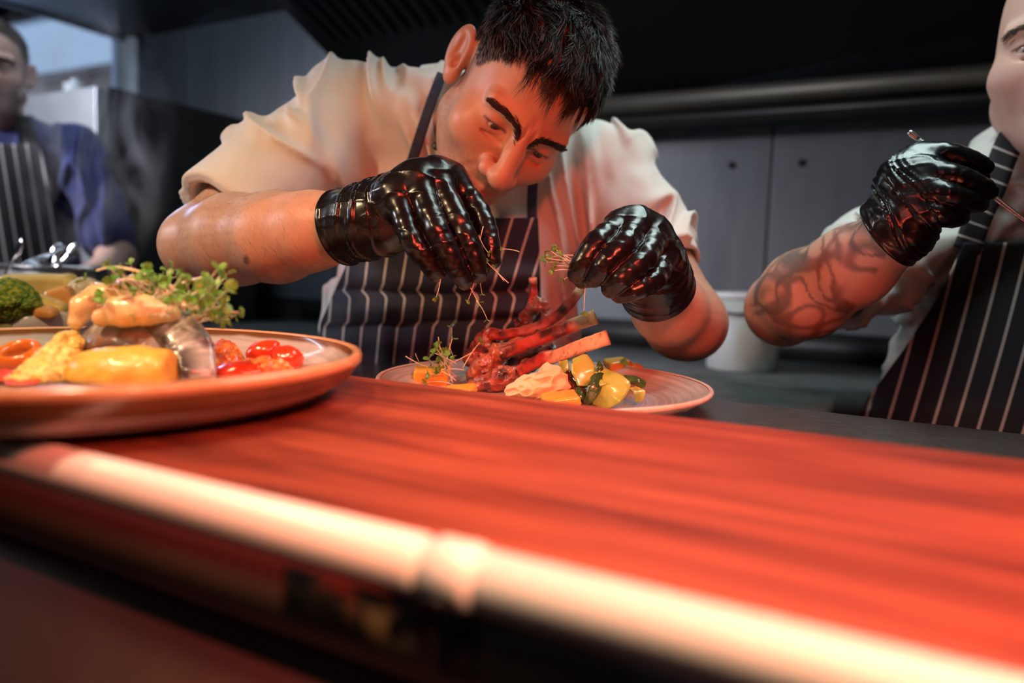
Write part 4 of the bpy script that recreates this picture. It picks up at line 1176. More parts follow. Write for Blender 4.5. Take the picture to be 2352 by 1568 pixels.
m_eye = M('eyeball', rough=0.12, attr='Col', coat=0.4)
m_btn = M('black_button', (0.01, 0.01, 0.012), 0.4, mix=(90, (0.02, 0.02, 0.02), 0.4, 0.6, 2))
m_nav = M('plain_navy_cotton', (0.018, 0.020, 0.045), 0.85, mix=(50, (0.035, 0.037, 0.065), 0.45, 0.7, 3), bump=(900, 0.1, 0.0004, 2))


def stripe_mat(name, base, line, width):
    mt = bpy.data.materials.new(name); mt.use_nodes = True
    nt = mt.node_tree; N = nt.nodes; L = nt.links; b = N['Principled BSDF']; b.inputs['Roughness'].default_value = 0.85
    uvn = N.new('ShaderNodeUVMap'); uvn.uv_map = 'UVMap'
    sp = N.new('ShaderNodeSeparateXYZ'); L.new(uvn.outputs[0], sp.inputs[0])
    fr = N.new('ShaderNodeMath'); fr.operation = 'FRACT'; L.new(sp.outputs['X'], fr.inputs[0])
    su = N.new('ShaderNodeMath'); su.operation = 'SUBTRACT'; L.new(fr.outputs[0], su.inputs[0]); su.inputs[1].default_value = 0.5
    ab = N.new('ShaderNodeMath'); ab.operation = 'ABSOLUTE'; L.new(su.outputs[0], ab.inputs[0])
    mr = N.new('ShaderNodeMapRange'); mr.inputs['From Min'].default_value = width; mr.inputs['From Max'].default_value = width * 0.7
    L.new(ab.outputs[0], mr.inputs['Value'])
    tc = N.new('ShaderNodeTexCoord'); nz = N.new('ShaderNodeTexNoise'); nz.inputs['Scale'].default_value = 900; L.new(tc.outputs['Object'], nz.inputs['Vector'])
    mx = N.new('ShaderNodeMix'); mx.data_type = 'RGBA'; mx.inputs['A'].default_value = (*base, 1); mx.inputs['B'].default_value = (*line, 1)
    L.new(mr.outputs[0], mx.inputs['Factor']); L.new(mx.outputs['Result'], b.inputs['Base Color'])
    bp = N.new('ShaderNodeBump'); bp.inputs['Strength'].default_value = 0.15; bp.inputs['Distance'].default_value = 0.0006; L.new(nz.outputs['Fac'], bp.inputs['Height']); L.new(bp.outputs[0], b.inputs['Normal'])
    return mt


m_apron = stripe_mat('navy_butcher_stripe', (0.020, 0.018, 0.034), (0.46, 0.40, 0.38), 0.075)
m_apron2 = stripe_mat('black_butcher_stripe', (0.013, 0.011, 0.017), (0.48, 0.42, 0.40), 0.085)
m_apron3 = stripe_mat('black_white_stripe', (0.012, 0.012, 0.014), (0.50, 0.50, 0.50), 0.10)


def rotation(psi, th, ph):
    c, s = math.cos, math.sin
    f = np.array([s(psi), 0, c(psi)]); r = np.array([c(psi), 0, -s(psi)]); u = np.array([0, 1., 0])
    f, u = f * c(th) - u * s(th), u * c(th) + f * s(th)
    Rz = np.array([[c(ph), s(ph), 0], [-s(ph), c(ph), 0], [0, 0, 1]])
    return np.stack([Rz @ r, Rz @ f, Rz @ u], 1)


class Head:
    def __init__(s, Mh, t, neck, scale=1.0, fat=0.0, open_=1.0, ear=0.0):
        s.M = Mh.astype(np.float32); s.t = np.asarray(t, np.float32); s.k = scale; s.fat = fat; s.open = open_; s.ear = ear
        s.neck = s.to(np.asarray(neck, np.float32)[None])[0]

    def to(s, P): return (((P - s.t) @ s.M) / s.k).astype(np.float32)
    def back(s, Q): return (np.asarray(Q) * s.k) @ s.M.T + s.t

    def sdf(s, P):
        q = s.to(P); a = q.copy(); a[:, 0] = np.abs(a[:, 0])
        f = s.fat
        d = ellip(a, (0, -.012, .036), (.0765, .099, .084))
        d = smin(d, ellip(a, (0, .026, -.030), (.0635 + f, .066, .084)), .03)
        d = smin(d, cone(a, (.047 + f, .0, -.060), (.015, .070, -.103), .021 + f * .6, .017), .03)
        d = smin(d, cone(a, (0, .0765, -.104), (.011, .0745, -.104), .0155, .015), .018)
        d = smin(d, ellip(a, (.041, .060, -.032), (.025 + f * .5, .021, .022)), .028)
        d = smin(d, cone(a, (.008, .0885, .017), (.046, .073, .0175), .0095, .0085), .012)
        d = smin(d, ellip(a, (0, .070, -.068), (.033, .026, .027)), .02)
        if f > 0: d = smin(d, ellip(a, (0, .035, -.105), (.05, .05, .025)), .03)
        # sockets, lids
        d = smax(d, -ellip(a, (.0315, .0955, -.0035), (.0175, .0135, .0115)), .012)
        lid = np.sqrt(((a - np.array([.0315, .0725, -.004], np.float32)) ** 2).sum(1)) - .0150
        d = smin(d, lid, .005)
        d = smax(d, -ellip(a, (.0318, .0900, -.0062), (.0142, .0085, .0046 * s.open)), .0015)
        # nose
        d = smin(d, chain(a, [(0, .0885, .012), (0, .1035, -.012), (0, .1195, -.035)], [.0092, .0108, .0128], .008), .010)
        d = smin(d, ellip(a, (0, .1185, -.0385), (.0138, .0115, .0112)), .006)
        d = smin(d, ellip(a, (.0155, .1030, -.0415), (.0098, .0130, .0102)), .006)
        d = smax(d, -cone(a, (.0250, .0995, -.035), (.0262, .0955, -.047), .0018, .0018), .005)
        d = smax(d, -ellip(a, (.0072, .1085, -.0525), (.0040, .0070, .0042)), .003)
        d = smax(d, -cone(a, (0, .1035, -.056), (0, .1025, -.066), .0022, .0028), .005)
        # mouth
        d = smin(d, cone(a, (0, .0985, -.0710), (.024, .0860, -.0742), .0062, .0024), .004)
        d = smin(d, cone(a, (0, .0980, -.0815), (.020, .0870, -.0788), .0074, .0030), .005)
        d = smax(d, -cone(a, (0, .1065, -.0760), (.0265, .0890, -.0768), .0020, .0020), .0025)
        d = smax(d, -cone(a, (0, .1010, -.0915), (.014, .0930, -.0915), .0040, .0020), .007)
        # folds of the face
        d = smax(d, -cone(a, (.0205, .1010, -.044), (.0345, .0860, -.077), .0028, .0020), .006)
        d = smax(d, -cone(a, (.0050, .0990, .006), (.0062, .0985, .028), .0012, .0010), .004)
        d = smax(d, -cone(a, (.016, .0890, -.0165), (.040, .0815, -.0190), .0016, .0010), .005)
        for zz in (.040, .052):
            d = smax(d, -cone(a, (0, .0985 - (zz - .04) * .5, zz), (.035, .0870 - (zz - .04) * .5, zz + .003), .0012, .0008), .004)
        # ear
        er = rotxyz(0.30, 0, 0) @ rotxyz(0, 0.10, 0) @ rotxyz(0, 0, 0.50)
        ec = np.array([.0835 - s.ear * .4, -.014 - s.ear, -.004], np.float32)
        qe = (a - ec) @ er.astype(np.float32)
        ear = ellip(qe, (0, 0, .004), (.0080, .0195, .0310))
        ear = smin(ear, ellip(qe, (0, .004, -.024), (.0065, .0100, .0120)), .008)
        ear = smax(ear, -ellip(qe, (.0085, .002, .008), (.0065, .0125, .0215)), .003)
        ear = smin(ear, cone(qe, (.002, -.004, .020), (.003, -.008, -.012), .0035, .0030), .004)
        ear = smax(ear, -ellip(qe, (.0065, .006, -.006), (.0080, .0065, .0095)), .002)
        d = smin(d, ear, .005)
        # neck
        d = smin(d, cone(q, (0, -.022, -.055), s.neck, .056 + f, .060 + f), .022)
        return d * s.k


def skin_cols(Q, V, base, hairmask=None, haircol=(0.012, 0.010, 0.009), stubble=0.35):
    """colour of a head from its own coordinates: lips, stubble, lids, hair roots"""
    a = np.abs(Q[:, 0]); y, z = Q[:, 1], Q[:, 2]
    c = np.tile(np.asarray(base, np.float32), (len(Q), 1))
    n = fbm(Q * 60, 3, 5)[:, None]
    c *= 1 + .10 * n
    def mixc(w, col):
        nonlocal c
        w = np.clip(w, 0, 1)[:, None]; c = c * (1 - w) + np.asarray(col, np.float32) * w
    red = np.exp(-((a - .04) ** 2 + (z + .03) ** 2) / .0006) * (y > .04) * .35 + np.exp(-(a ** 2 + (z + .04) ** 2) / .0003) * (y > .1) * .4
    mixc(red, np.array(base) * np.array([1.0, .72, .68]))
    beard = sstep(-.040, -.060, z) * sstep(.0, .03, y) + sstep(-.020, -.05, z) * sstep(.055, .062, a) * sstep(.03, .01, np.abs(y - .02))
    beard = np.clip(beard, 0, 1) * (0.65 + .35 * noise(Q * 900, 3))
    mixc(beard * stubble, (0.10, 0.075, 0.065))
    lip = np.exp(-((z + .0762) / .0065) ** 4) * sstep(.027, .018, a) * sstep(.080, .088, y)
    mixc(lip * .9, np.array(base) * np.array([.78, .36, .36]))
    mixc(np.exp(-((a - .0315) ** 2 / .00022 + (z + .008) ** 2 / .00010)) * (y > .06) * .35, np.array(base) * .55)
    mixc(np.exp(-((z + .0022 + .0006 * ((a - .0315) / .008) ** 2) / .0016) ** 2) * sstep(.0165, .0135, np.abs(a - .0315)) * (y > .072) * .9, (.035, .018, .014))
    ear = sstep(.074, .080, a) * (y < .02) * (z > -.045) * (z < .04)
    mixc(ear * .35, np.array(base) * np.array([1.0, .62, .58]))
    if hairmask is not None: mixc(hairmask, haircol)
    return c


def strands(P, D, Nrm, length, thick, cols, lift, curl, seg=5, droop=None):
    """many tapered hairs as one mesh: roots P, directions D, normals Nrm"""
    n = len(P); t = np.linspace(0, 1, seg)
    side = np.cross(D, Nrm); side /= np.linalg.norm(side, axis=1)[:, None] + 1e-9
    pts = []
    for s in t:
        q = P + D * (length * s)[:, None] + Nrm * (length * (lift * s * (1 - .45 * s)))[:, None] + side * (length * curl * s * s)[:, None]
        if droop is not None: q = q + droop[None] * (length * s * s)[:, None]
        pts.append(q)
    pts = np.stack(pts, 1)
    V = np.zeros((n, seg, 3, 3))
    for k in range(3):
        ang = 2 * math.pi * k / 3
        off = side * math.cos(ang) + Nrm * math.sin(ang)
        rad = thick[:, None] * np.array([1, .95, .85, .65, .12][:seg] if seg == 5 else np.linspace(1, .1, seg))[None]
        V[:, :, k] = pts + off[:, None, :] * rad[:, :, None]
    V = V.reshape(-1, 3)
    base = np.arange(n)[:, None, None, None] * seg * 3 + np.arange(seg - 1)[None, :, None, None] * 3
    k = np.arange(3); quad = np.stack([k, (k + 1) % 3, (k + 1) % 3 + 3, k + 3], 1)[None, None]
    Fq = (base + quad).reshape(-1, 4)
    C = np.repeat(cols, seg * 3, 0)
    return V, Fq, C


def eyes(parent, hd, target):
    g = hd.to(np.asarray(target, np.float32)[None])[0]
    for sx in (-1, 1):
        c = np.array([.0315 * sx, .0725, -.004]); r = .0129
        dirv = g - c; dirv /= np.linalg.norm(dirv)
        n, m_ = 24, 32
        V, Fs = [], []
        th = np.linspace(0, math.pi, n); ph = np.linspace(0, 2 * math.pi, m_, endpoint=False)
        e1 = np.cross(dirv, (0, 0, 1)); e1 /= np.linalg.norm(e1); e2 = np.cross(e1, dirv)
        col = []
        for t_ in th:
            for p_ in ph:
                V.append(c + r * (math.cos(t_) * dirv + math.sin(t_) * (math.cos(p_) * e1 + math.sin(p_) * e2)))
                col.append((.006, .006, .006) if t_ < .22 else ((.07, .035, .018) if t_ < .52 else (.62, .58, .55)))
        for i in range(n - 1):
            for j in range(m_):
                k = (j + 1) % m_; Fs.append((i * m_ + j, i * m_ + k, (i + 1) * m_ + k, (i + 1) * m_ + j))
        ob('eye', v2w(hd.back(np.array(V))), Fs, m_eye, parent, cols=np.array(col))


def eyebrows(parent, hd, n=420, col=(0.02, 0.014, 0.012), thick=.00035, ln=.008):
    for sx in (-1, 1):
        t = RNG.random(n); w = RNG.normal(size=n) * .0027 * (1 - .30 * t)
        x = .011 + t * .041; z = .0120 + .0075 * np.sin(np.clip(t * 1.05, 0, 1) * math.pi * .70) - .003 * t + w * 1.25
        y = .112 - .03 * t ** 1.6
        Q = np.stack([x * sx, y, z], 1).astype(np.float32)
        for _ in range(6):                                   # drop the roots onto the brow
            dd = hd.sdf(hd.back(Q).astype(np.float32)) / hd.k
            gg = grad(lambda p: hd.sdf(hd.back(p).astype(np.float32)) / hd.k, Q, 4e-4)
            Q = Q - gg * dd[:, None]
        gg = grad(lambda p: hd.sdf(hd.back(p).astype(np.float32)) / hd.k, Q, 4e-4); gg /= np.linalg.norm(gg, axis=1)[:, None] + 1e-9
        D = np.stack([np.full(n, .85 * sx), -.25 * np.ones(n), .45 - .75 * t + RNG.normal(size=n) * .15], 1)
        D -= gg * (D * gg).sum(1)[:, None]; D /= np.linalg.norm(D, axis=1)[:, None]
        V, Fq, C = strands(Q, D, gg, ln * (0.7 + .5 * RNG.random(n)), np.full(n, thick), np.tile(np.array(col), (n, 1)) * (0.7 + .7 * RNG.random((n, 1))), .12 + .15 * RNG.random(n), RNG.normal(size=n) * .1)
        ob('eyebrow', v2w(hd.back(V)), Fq, m_hair, parent, cols=C)



def trace(f, u, v, d0=0.6, d1=1.6, off=0.004):
    """depth at which view rays through pixels (u, v) meet f = off; nan where they miss"""
    u = np.asarray(u, float); v = np.asarray(v, float)
    R_ = np.stack([(u - W / 2) / FPX, -(v - H / 2) / FPX, -np.ones_like(u)], 1); ln = np.linalg.norm(R_, axis=1)
    d = np.full(len(u), d0)
    for _ in range(60):
        s = f((R_ * d[:, None]).astype(np.float32)) - off
        d = np.minimum(d + 0.75 * s / ln, d1)
    s = f((R_ * d[:, None]).astype(np.float32)) - off
    return np.where((np.abs(s) < .004), d, np.nan)


def fill_grid(D):
    """close the holes of a depth grid and smooth it a little"""
    D = D.copy(); bad = np.isnan(D)
    D[bad] = np.nanmedian(D)
    for _ in range(200):
        if not bad.any(): break
        P = np.pad(D, 1, mode='edge'); avg = (P[:-2, 1:-1] + P[2:, 1:-1] + P[1:-1, :-2] + P[1:-1, 2:]) / 4
        D[bad] = avg[bad]
    return D


def blur(D, k):
    for _ in range(k):
        P = np.pad(D, 1, mode='edge'); D = (P[:-2, 1:-1] + P[2:, 1:-1] + P[1:-1, :-2] + P[1:-1, 2:] + 2 * D) / 6
    return D


def sheet(name, V, nu, nv, mat, parent, thick, uv=None):
    """V (nv, nu, 3) view-frame grid -> cloth with thickness (back face behind it)"""
    front = V.reshape(-1, 3)
    back = front - np.array([0, 0, thick])
    A = np.concatenate([front, back]); n = nu * nv; Fs = []
    idx = np.arange(n).reshape(nv, nu)
    q = np.stack([idx[1:, :-1], idx[1:, 1:], idx[:-1, 1:], idx[:-1, :-1]], -1).reshape(-1, 4)
    Fs = [q, q[:, ::-1] + n]
    edge = np.concatenate([idx[0, :], idx[1:, -1], idx[-1, -2::-1], idx[-2:0:-1, 0]])
    e2 = np.roll(edge, -1)
    Fs.append(np.stack([edge, e2, e2 + n, edge + n], 1))
    uvv = None if uv is None else np.concatenate([uv.reshape(-1, 2)] * 2)
    return ob(name, v2w(A), np.concatenate(Fs), mat, parent, uv=uvv)


def make_apron(name, jk, mat, parent, rows, stripe, nu=90, nv=110, smooth=6, fold=None, off=.005, d0=.7, d1=1.8):
    """rows: list of (v, u_left, u_right); stripe(U, V) -> stripe coordinate"""
    rows = np.array(rows, float)
    vv = np.linspace(rows[0, 0], rows[-1, 0], nv)
    ul = np.interp(vv, rows[:, 0], rows[:, 1]); ur = np.interp(vv, rows[:, 0], rows[:, 2])
    a = np.linspace(0, 1, nu)
    U = ul[:, None] * (1 - a) + ur[:, None] * a; Vp = np.repeat(vv[:, None], nu, 1)
    D = trace(jk, U.ravel(), Vp.ravel(), d0, d1, off).reshape(nv, nu)
    D = fill_grid(D); D0 = D; D = blur(D, smooth); D = np.minimum(D, D0) if smooth < 3 else D - .004
    if fold is not None: D = D - fold(U, Vp)
    P = np.stack([(U - W / 2) / FPX * D, -(Vp - H / 2) / FPX * D, -D], -1)
    uv = np.stack([stripe(U, Vp), Vp / 100.0], -1)
    return sheet(name, P, nu, nv, mat, parent, .003, uv)


def strap(name, jk, path, width, mat, parent, off=.006, n=40, stripes=None, d0=.6, d1=1.8):
    pts = smooth_path(np.array(path, float), n)
    T = np.gradient(pts, axis=0); T /= np.linalg.norm(T, axis=1)[:, None]; S = np.stack([-T[:, 1], T[:, 0]], 1)
    a = np.linspace(-1, 1, 5)
    G = pts[:, None, :] + S[:, None, :] * a[None, :, None] * width / 2
    D = trace(jk, G[..., 0].ravel(), G[..., 1].ravel(), d0, d1, off).reshape(n, 5)
    D = blur(fill_grid(D), 4) - .002
    P = np.stack([(G[..., 0] - W / 2) / FPX * D, -(G[..., 1] - H / 2) / FPX * D, -D], -1)
    ln = np.concatenate([[0], np.cumsum(np.linalg.norm(np.diff(pts, axis=0), axis=1))])
    uv = np.stack([np.repeat(ln[:, None] / (stripes or 1e9), 5, 1), np.repeat(a[None], n, 0)], -1)
    return sheet(name, P[:, ::-1] if True else P, 5, n, mat, parent, .0025, uv[:, ::-1])


def glove_sdf(J, wrist, palm, cuff, rf=.0104, seed=0, wr=.0009):
    """J: finger -> list of points (knuckle .. tip); palm: list of (centre, radii); cuff: (points, radii)"""
    def f(p):
        d = chain(p, cuff[0], cuff[1], .012)
        for c, r in palm: d = smin(d, ellip(p, c, r), .018)
        for k, pts in J.items():
            r0 = rf * (.92 if k == 'pinky' else 1.06 if k == 'thumb' else 1.0)
            if k != 'thumb': d = smin(d, cone(p, wrist, pts[0], .019, .0125), .014)
        kn = [J[k][0] for k in ('index', 'middle', 'ring', 'pinky')]
        d = smin(d, chain(p, kn, [.0150, .0150, .0148, .0140], .010), .016)
        fd = None
        for k, pts in J.items():
            r0 = rf * (.92 if k == 'pinky' else 1.08 if k == 'thumb' else 1.0)
            rs = [r0 * 1.25, r0 * 1.10, r0 * 1.0, r0 * .84][:len(pts)]
            sp_ = smooth_path(pts, 9); c = chain(p, sp_, np.interp(np.linspace(0, 1, 9), np.linspace(0, 1, len(rs)), rs), .0025)
            fd = c if fd is None else smin(fd, c, .0012)
        d = smin(d, fd, .010)
        rw = noise(p * np.array([38, 95, 60], np.float32) + .6 * noise(p * 40, seed + 3)[:, None], seed + 9)
        d = d + wr * .5 * fbm(p * 70, 2, seed) - wr * .8 * (1 - np.minimum(np.abs(rw) * 2.5, 1)) ** 2
        return d
    return f


def build_glove(parent, J, wrist, palm, cuff, name='glove', h=.0014, seed=0, rf=.0104, open_at=None):
    f0 = glove_sdf(J, wrist, palm, cuff, rf, seed)
    a, b = np.asarray(cuff[0][0], np.float32), np.asarray(cuff[0][1], np.float32)
    ax = (b - a) / np.linalg.norm(b - a)
    def f(p):
        d = f0(p)
        h_ = (p - a) @ ax
        cr_ = noise(np.stack([h_ * 170 + 2.2 * noise(p * 22, seed + 6), p[:, 0] * 14, p[:, 1] * 14], 1), seed + 5)      # gathers round the wrist
        d = d - .0022 * np.exp(-(cr_ / .26) ** 2) * sstep(.072, .045, h_) * sstep(.004, .016, h_)
        d = smax(d, -h_, .001)                                     # trimmed cuff
        ring = np.sqrt((np.sqrt(((p - a - h_[:, None] * ax) ** 2).sum(1)) - cuff[1][0]) ** 2 + (h_ - .001) ** 2) - .0022
        return smin(d, ring, .002)                                 # rolled bead
    pts = [q for k in J for q in J[k]] + [wrist] + list(cuff[0]) + [c for c, _ in palm]
    lo, hi = box_of(pts, .05)
    V, Fq = surf(f, lo, hi, h, 1)
    return ob(name, v2w(V), Fq, m_glove, parent), f


def collar_band(nb, top, R, hh, t):
    ax = (top - nb) / np.linalg.norm(top - nb)
    def f(p):
        q = p - nb; h_ = q @ ax; rr = np.sqrt(((q - h_[:, None] * ax) ** 2).sum(1))
        return np.maximum(np.abs(rr - R - .10 * h_) - t, np.abs(h_ - hh) - hh) * .9
    return f


def plane(p, c, n): return (p - np.asarray(c, np.float32)) @ np.asarray(n, np.float32)


def sleeve(p, pts, rs, hem_n, k=.02, depth=.05):
    """loose tube along pts, cut square at its last point, hollow near the hem"""
    d = chain(p, pts, rs, k)
    e = np.asarray(pts[-1], np.float32); n = np.asarray(hem_n, np.float32); n = n / np.linalg.norm(n)
    d = smax(d, plane(p, e, n), .003)
    inn = cone(p, e - n * depth, e + n * .05, rs[-1] * .86, rs[-1] - .0035)
    return smax(d, -inn, .003)


# ---- the stooping chef in the middle -----------------------------------------------------------
chef_base = wp(1010, 900, 1.17); chef_base[2] = 0
HD = Head(rotation(.4876, .7375, .4537), (.0072, .2924, -.885), pv(1118, 330, 1.035), open_=1.0)
nb = pv(1118, 322, 1.03); ntop = pv(1113, 262, .965)
shR, shL = pv(808, 246, 1.045), pv(1392, 392, 1.10)
elR = pv(455, 562, .885)
armR = [shR, elR, pv(540, 550, .85), pv(640, 545, .81), pv(720, 530, .78), pv(806, 517, .752)]
rR = [.052, .040, .049, .046, .038, .030]
elL = pv(1582, 742, .975)
armL = [shL, elL, pv(1568, 735, .92), pv(1535, 705, .85), pv(1502, 655, .785)]
rL = [.050, .046, .046, .039, .031]
chC, abC, hipC = pv(1085, 470, 1.11), pv(1035, 790, 1.165), pv(1010, 1120, 1.22)
lean = rotxyz(0, 0, -.16).astype(np.float32)
GR = dict(index=[pv(1034, 414, .742), pv(1096, 480, .733), pv(1121, 545, .722), pv(1131, 598, .718)],
          middle=[pv(1001, 404, .730), pv(1046, 498, .704), pv(1083, 575, .699), pv(1100, 630, .704)],
          ring=[pv(956, 412, .718), pv(998, 518, .690), pv(1036, 592, .690), pv(1066, 645, .699)],
          pinky=[pv(908, 446, .712), pv(940, 538, .690), pv(975, 592, .690), pv(1004, 628, .698)],
          thumb=[pv(880, 500, .752), pv(985, 530, .752), pv(1060, 580, .735), pv(1104, 622, .722)])
wR = pv(838, 512, .742)
GL = dict(index=[pv(1428, 522, .738), pv(1378, 552, .706), pv(1343, 598, .700), pv(1324, 630, .706)],
          middle=[pv(1462, 517, .742), pv(1440, 555, .702), pv(1392, 604, .692), pv(1364, 640, .700)],
          ring=[pv(1498, 540, .746), pv(1488, 584, .706), pv(1434, 632, .692), pv(1402, 662, .700)],
          pinky=[pv(1520, 588, .752), pv(1508, 636, .716), pv(1464, 664, .702), pv(1424, 678, .706)],
          thumb=[pv(1490, 600, .772), pv(1430, 600, .752), pv(1375, 625, .735), pv(1338, 640, .722)])
wL = pv(1500, 635, .780)


def chef_body(p):
    d = HD.sdf(p)
    return smin(d, chef_rest(p), .02)


def chef_rest(p):
    d = smin(chain(p, armR, rR, .02), chain(p, armL, rL, .02), .005)
    t = ellip(p, chC, (.165, .19, .10), lean)
    t = smin(t, ellip(p, abC, (.165, .20, .115)), .05)
    t = smin(t, ellip(p, hipC, (.165, .16, .115)), .05)
    t = smin(t, cone(p, nb, shR, .055, .045), .04); t = smin(t, cone(p, nb, shL, .055, .045), .04)
    d = smin(d, t, .03)
    for G, w in ((GR, wR), (GL, wL)):
        for k, pts in G.items():
            d = smin(d, chain(p, [w] + pts, [.018, .0085, .0075, .007, .006], .003), .006)
    return d


def fold_field(p):
    """creases of the jacket, running down from the shoulders and round the sleeves"""
    x, y, z = p[:, 0], p[:, 1], p[:, 2]
    w1 = noise(np.stack([x * 8, y * 8, z * 8], 1), 31)
    A = noise(np.stack([x * 34 + y * 7 + w1 * 1.0, y * 4 - x * 2, z * 8], 1), 11)
    s1 = (.55 * x + .83 * y) * 34 + w1 * 1.3
    Bn = noise(np.stack([s1, (x - y) * 5, z * 8], 1), 12)
    s2 = (-.45 * x + .89 * y) * 34 + w1 * 1.5
    Cn = noise(np.stack([s2, (x + y) * 6, z * 8], 1), 14)
    wl = sstep(-.22, -.29, x); wr = sstep(.15, .20, x); wm = np.clip(1 - wl - wr, 0, 1)
    rg = lambda q: np.exp(-(q / .24) ** 2)
    fine = noise(p * np.array([70, 40, 50], np.float32), 15)
    return (.012 * rg(A) + .006 * A) * wm + (.013 * rg(Bn) + .006 * Bn) * wl + (.015 * rg(Cn) + .008 * Cn) * wr + .0012 * fine - .006


hemR = elR + (shR - elR) * .16
hemL = elL + (shL - elL) * .30


def jacket0(p):
    t = ellip(p, chC, (.182, .215, .118), lean)
    t = smin(t, ellip(p, abC, (.208, .22, .128)), .06)
    t = smin(t, ellip(p, hipC, (.20, .17, .128)), .06)
    t = smin(t, cone(p, nb, shR, .068, .062), .05); t = smin(t, cone(p, nb, shL, .068, .060), .05)
    d = smin(t, chain(p, [shR, shR + (elR - shR) * .5, hemR + (elR - shR) * .1], [.068, .070, .070], .02), .030)
    return smin(d, chain(p, [shL, shL + (elL - shL) * .4, hemL + (elL - shL) * .1], [.064, .068, .070], .02), .030)


_col = collar_band(nb.astype(np.float32), ntop.astype(np.float32), .074, .020, .003)


def hem_cut(d, p, e, n, r_, far):
    """cut the sleeve square at e and hollow its mouth; only near that arm"""
    n = n / np.linalg.norm(n)
    h_ = plane(p, e, n); q = p - e.astype(np.float32); rr = np.sqrt(np.maximum((q * q).sum(1) - h_ * h_, 0))
    cut = np.maximum(h_, rr - .12)
    d = smax(d, np.where(rr < .125, h_ - .0025 * noise(p * 45, 77), -1.0), .003)
    return smax(d, -cone(p, e - n * .06, e + n * .08, r_ - .012, r_), .003)


def jacket(p):
    d = jacket0(p)
    near = np.abs(d) < .035
    if near.any():
        d[near] -= fold_field(p[near])
    d = hem_cut(d, p, hemR, elR - shR, .060, 0)
    d = hem_cut(d, p, hemL, elL - shL, .060, 0)
    # neck opening and standing collar
    ax = (ntop - nb) / np.linalg.norm(ntop - nb)
    d = smax(d, -cone(p, nb - ax * .02, ntop + ax * .1, .066, .075), .004)
    return np.minimum(d, _col(p)) * .8


# body mesh: head and forearms fine, what the jacket hides coarse
def to_local(V, base): return V


def chef_cols(V):
    c = np.tile(np.array([0.60, 0.33, 0.22], np.float32), (len(V), 1)) * (1 + .10 * fbm(V * 50, 3, 2)[:, None])
    mole = pv(577, 601, .79)
    w = sstep(.005, .003, np.linalg.norm((V - mole)[:, :2], axis=1))[:, None] * .8
    return c * (1 - w) + np.array([.12, .05, .03]) * w


def hairline(Q):
    y = Q[:, 1]
    return np.interp(y, [-.12, -.09, -.045, -.020, -.008, .020, .030, .052, .072, .086, .11], [-.075, -.070, -.052, -.020, .030, .012, .018, .060, .076, .081, .085])


hlo, hhi = box_of([HD.t, HD.t], .165); hlo[1] -= .0
Vh, Fh = surf(chef_body, HD.t - np.array([.15, .15, .15]), HD.t + np.array([.16, .17, .16]), .0019, 2)
Qh = HD.to(Vh)
hm = sstep(-.004, .010, Qh[:, 2] - hairline(Qh)) * (np.abs(Qh[:, 0]) < .0795 - .0 * Qh[:, 0])
burn = sstep(.020, .0, np.abs(Qh[:, 1] - .012)) * sstep(-.030, -.006, Qh[:, 2]) * sstep(.058, .066, np.abs(Qh[:, 0])) * (np.abs(Qh[:, 0]) < .079) * .75
roots = np.clip(np.maximum(hm, burn), 0, 1) * (0.8 + .2 * noise(Qh * 500, 8))
Ch = skin_cols(Qh, Vh, (0.58, 0.31, 0.205), roots, stubble=.6)
far_ = np.linalg.norm(Vh - HD.t, axis=1)
pieces = [(Vh, Fh, Ch)]
for pts, pad, h in (([elR, armR[2], armR[-1]], .07, .0032), ([elL, armL[-1]], .07, .0035)):
    lo, hi = box_of(pts, pad)
    v_, f_ = surf(lambda p: chef_rest(p), lo, hi, h, 1); pieces.append((v_, f_, chef_cols(v_)))
leg = [(pv(930, 1250, 1.22), pv(930, 2300, 1.25)), (pv(1090, 1250, 1.22), pv(1090, 2300, 1.25))]
v_, f_ = surf(chef_rest, *box_of([shR, shL, hipC, chC], .20), .010, 1); pieces.append((v_, f_, chef_cols(v_)))
n = 0; VV, FF, CC_ = [], [], []
for v_, f_, c_ in pieces:
    VV.append(v_); FF.append(f_ + n); CC_.append(c_); n += len(v_)
chef = ob('person', v2w(np.concatenate(VV)), np.concatenate(FF), m_skin, None, origin=chef_base, cols=np.concatenate(CC_))
tag(chef, 'stooping dark-haired chef in white jacket and striped apron, black gloves dropping cress over lamb', 'person')
eyes(chef, HD, pv(1150, 760, .70))
eyebrows(chef, HD, n=520, thick=.00042)

# hair
cand = np.where((hm > .5))[0]
sel = RNG.choice(cand, 15000)
P = Qh[sel].astype(np.float64) + RNG.normal(size=(len(sel), 3)) * .0008
gl = grad(lambda p: HD.sdf(HD.back(p).astype(np.float32)), Qh[sel], 1e-3).astype(np.float64); gl /= np.linalg.norm(gl, axis=1)[:, None] + 1e-9
top = sstep(.030, .085, P[:, 2])
frontness = sstep(.02, .08, P[:, 1])
cl = noise(P * 75, 41); cl2 = noise(P * 75 + 9, 42)
D = np.stack([cl * .55 + P[:, 0] * 3.0, .9 + cl2 * .25 + 0 * cl, -.5 * (1 - top) - .30 * frontness + .25 * cl2], 1)
D -= gl * (D * gl).sum(1)[:, None]; D /= np.linalg.norm(D, axis=1)[:, None] + 1e-9
edge = sstep(0, .03, P[:, 2] - hairline(P))
ln = (.005 + .020 * top * (0.5 + .5 * edge) + .006 * edge) * (0.75 + .5 * RNG.random(len(P)))
grey = (RNG.random(len(P)) < .18 + .25 * (1 - top))[:, None]
C = np.where(grey, np.array([[.16, .15, .145]]), np.array([[.008, .0075, .007]])) * (0.7 + .6 * RNG.random((len(P), 1)))
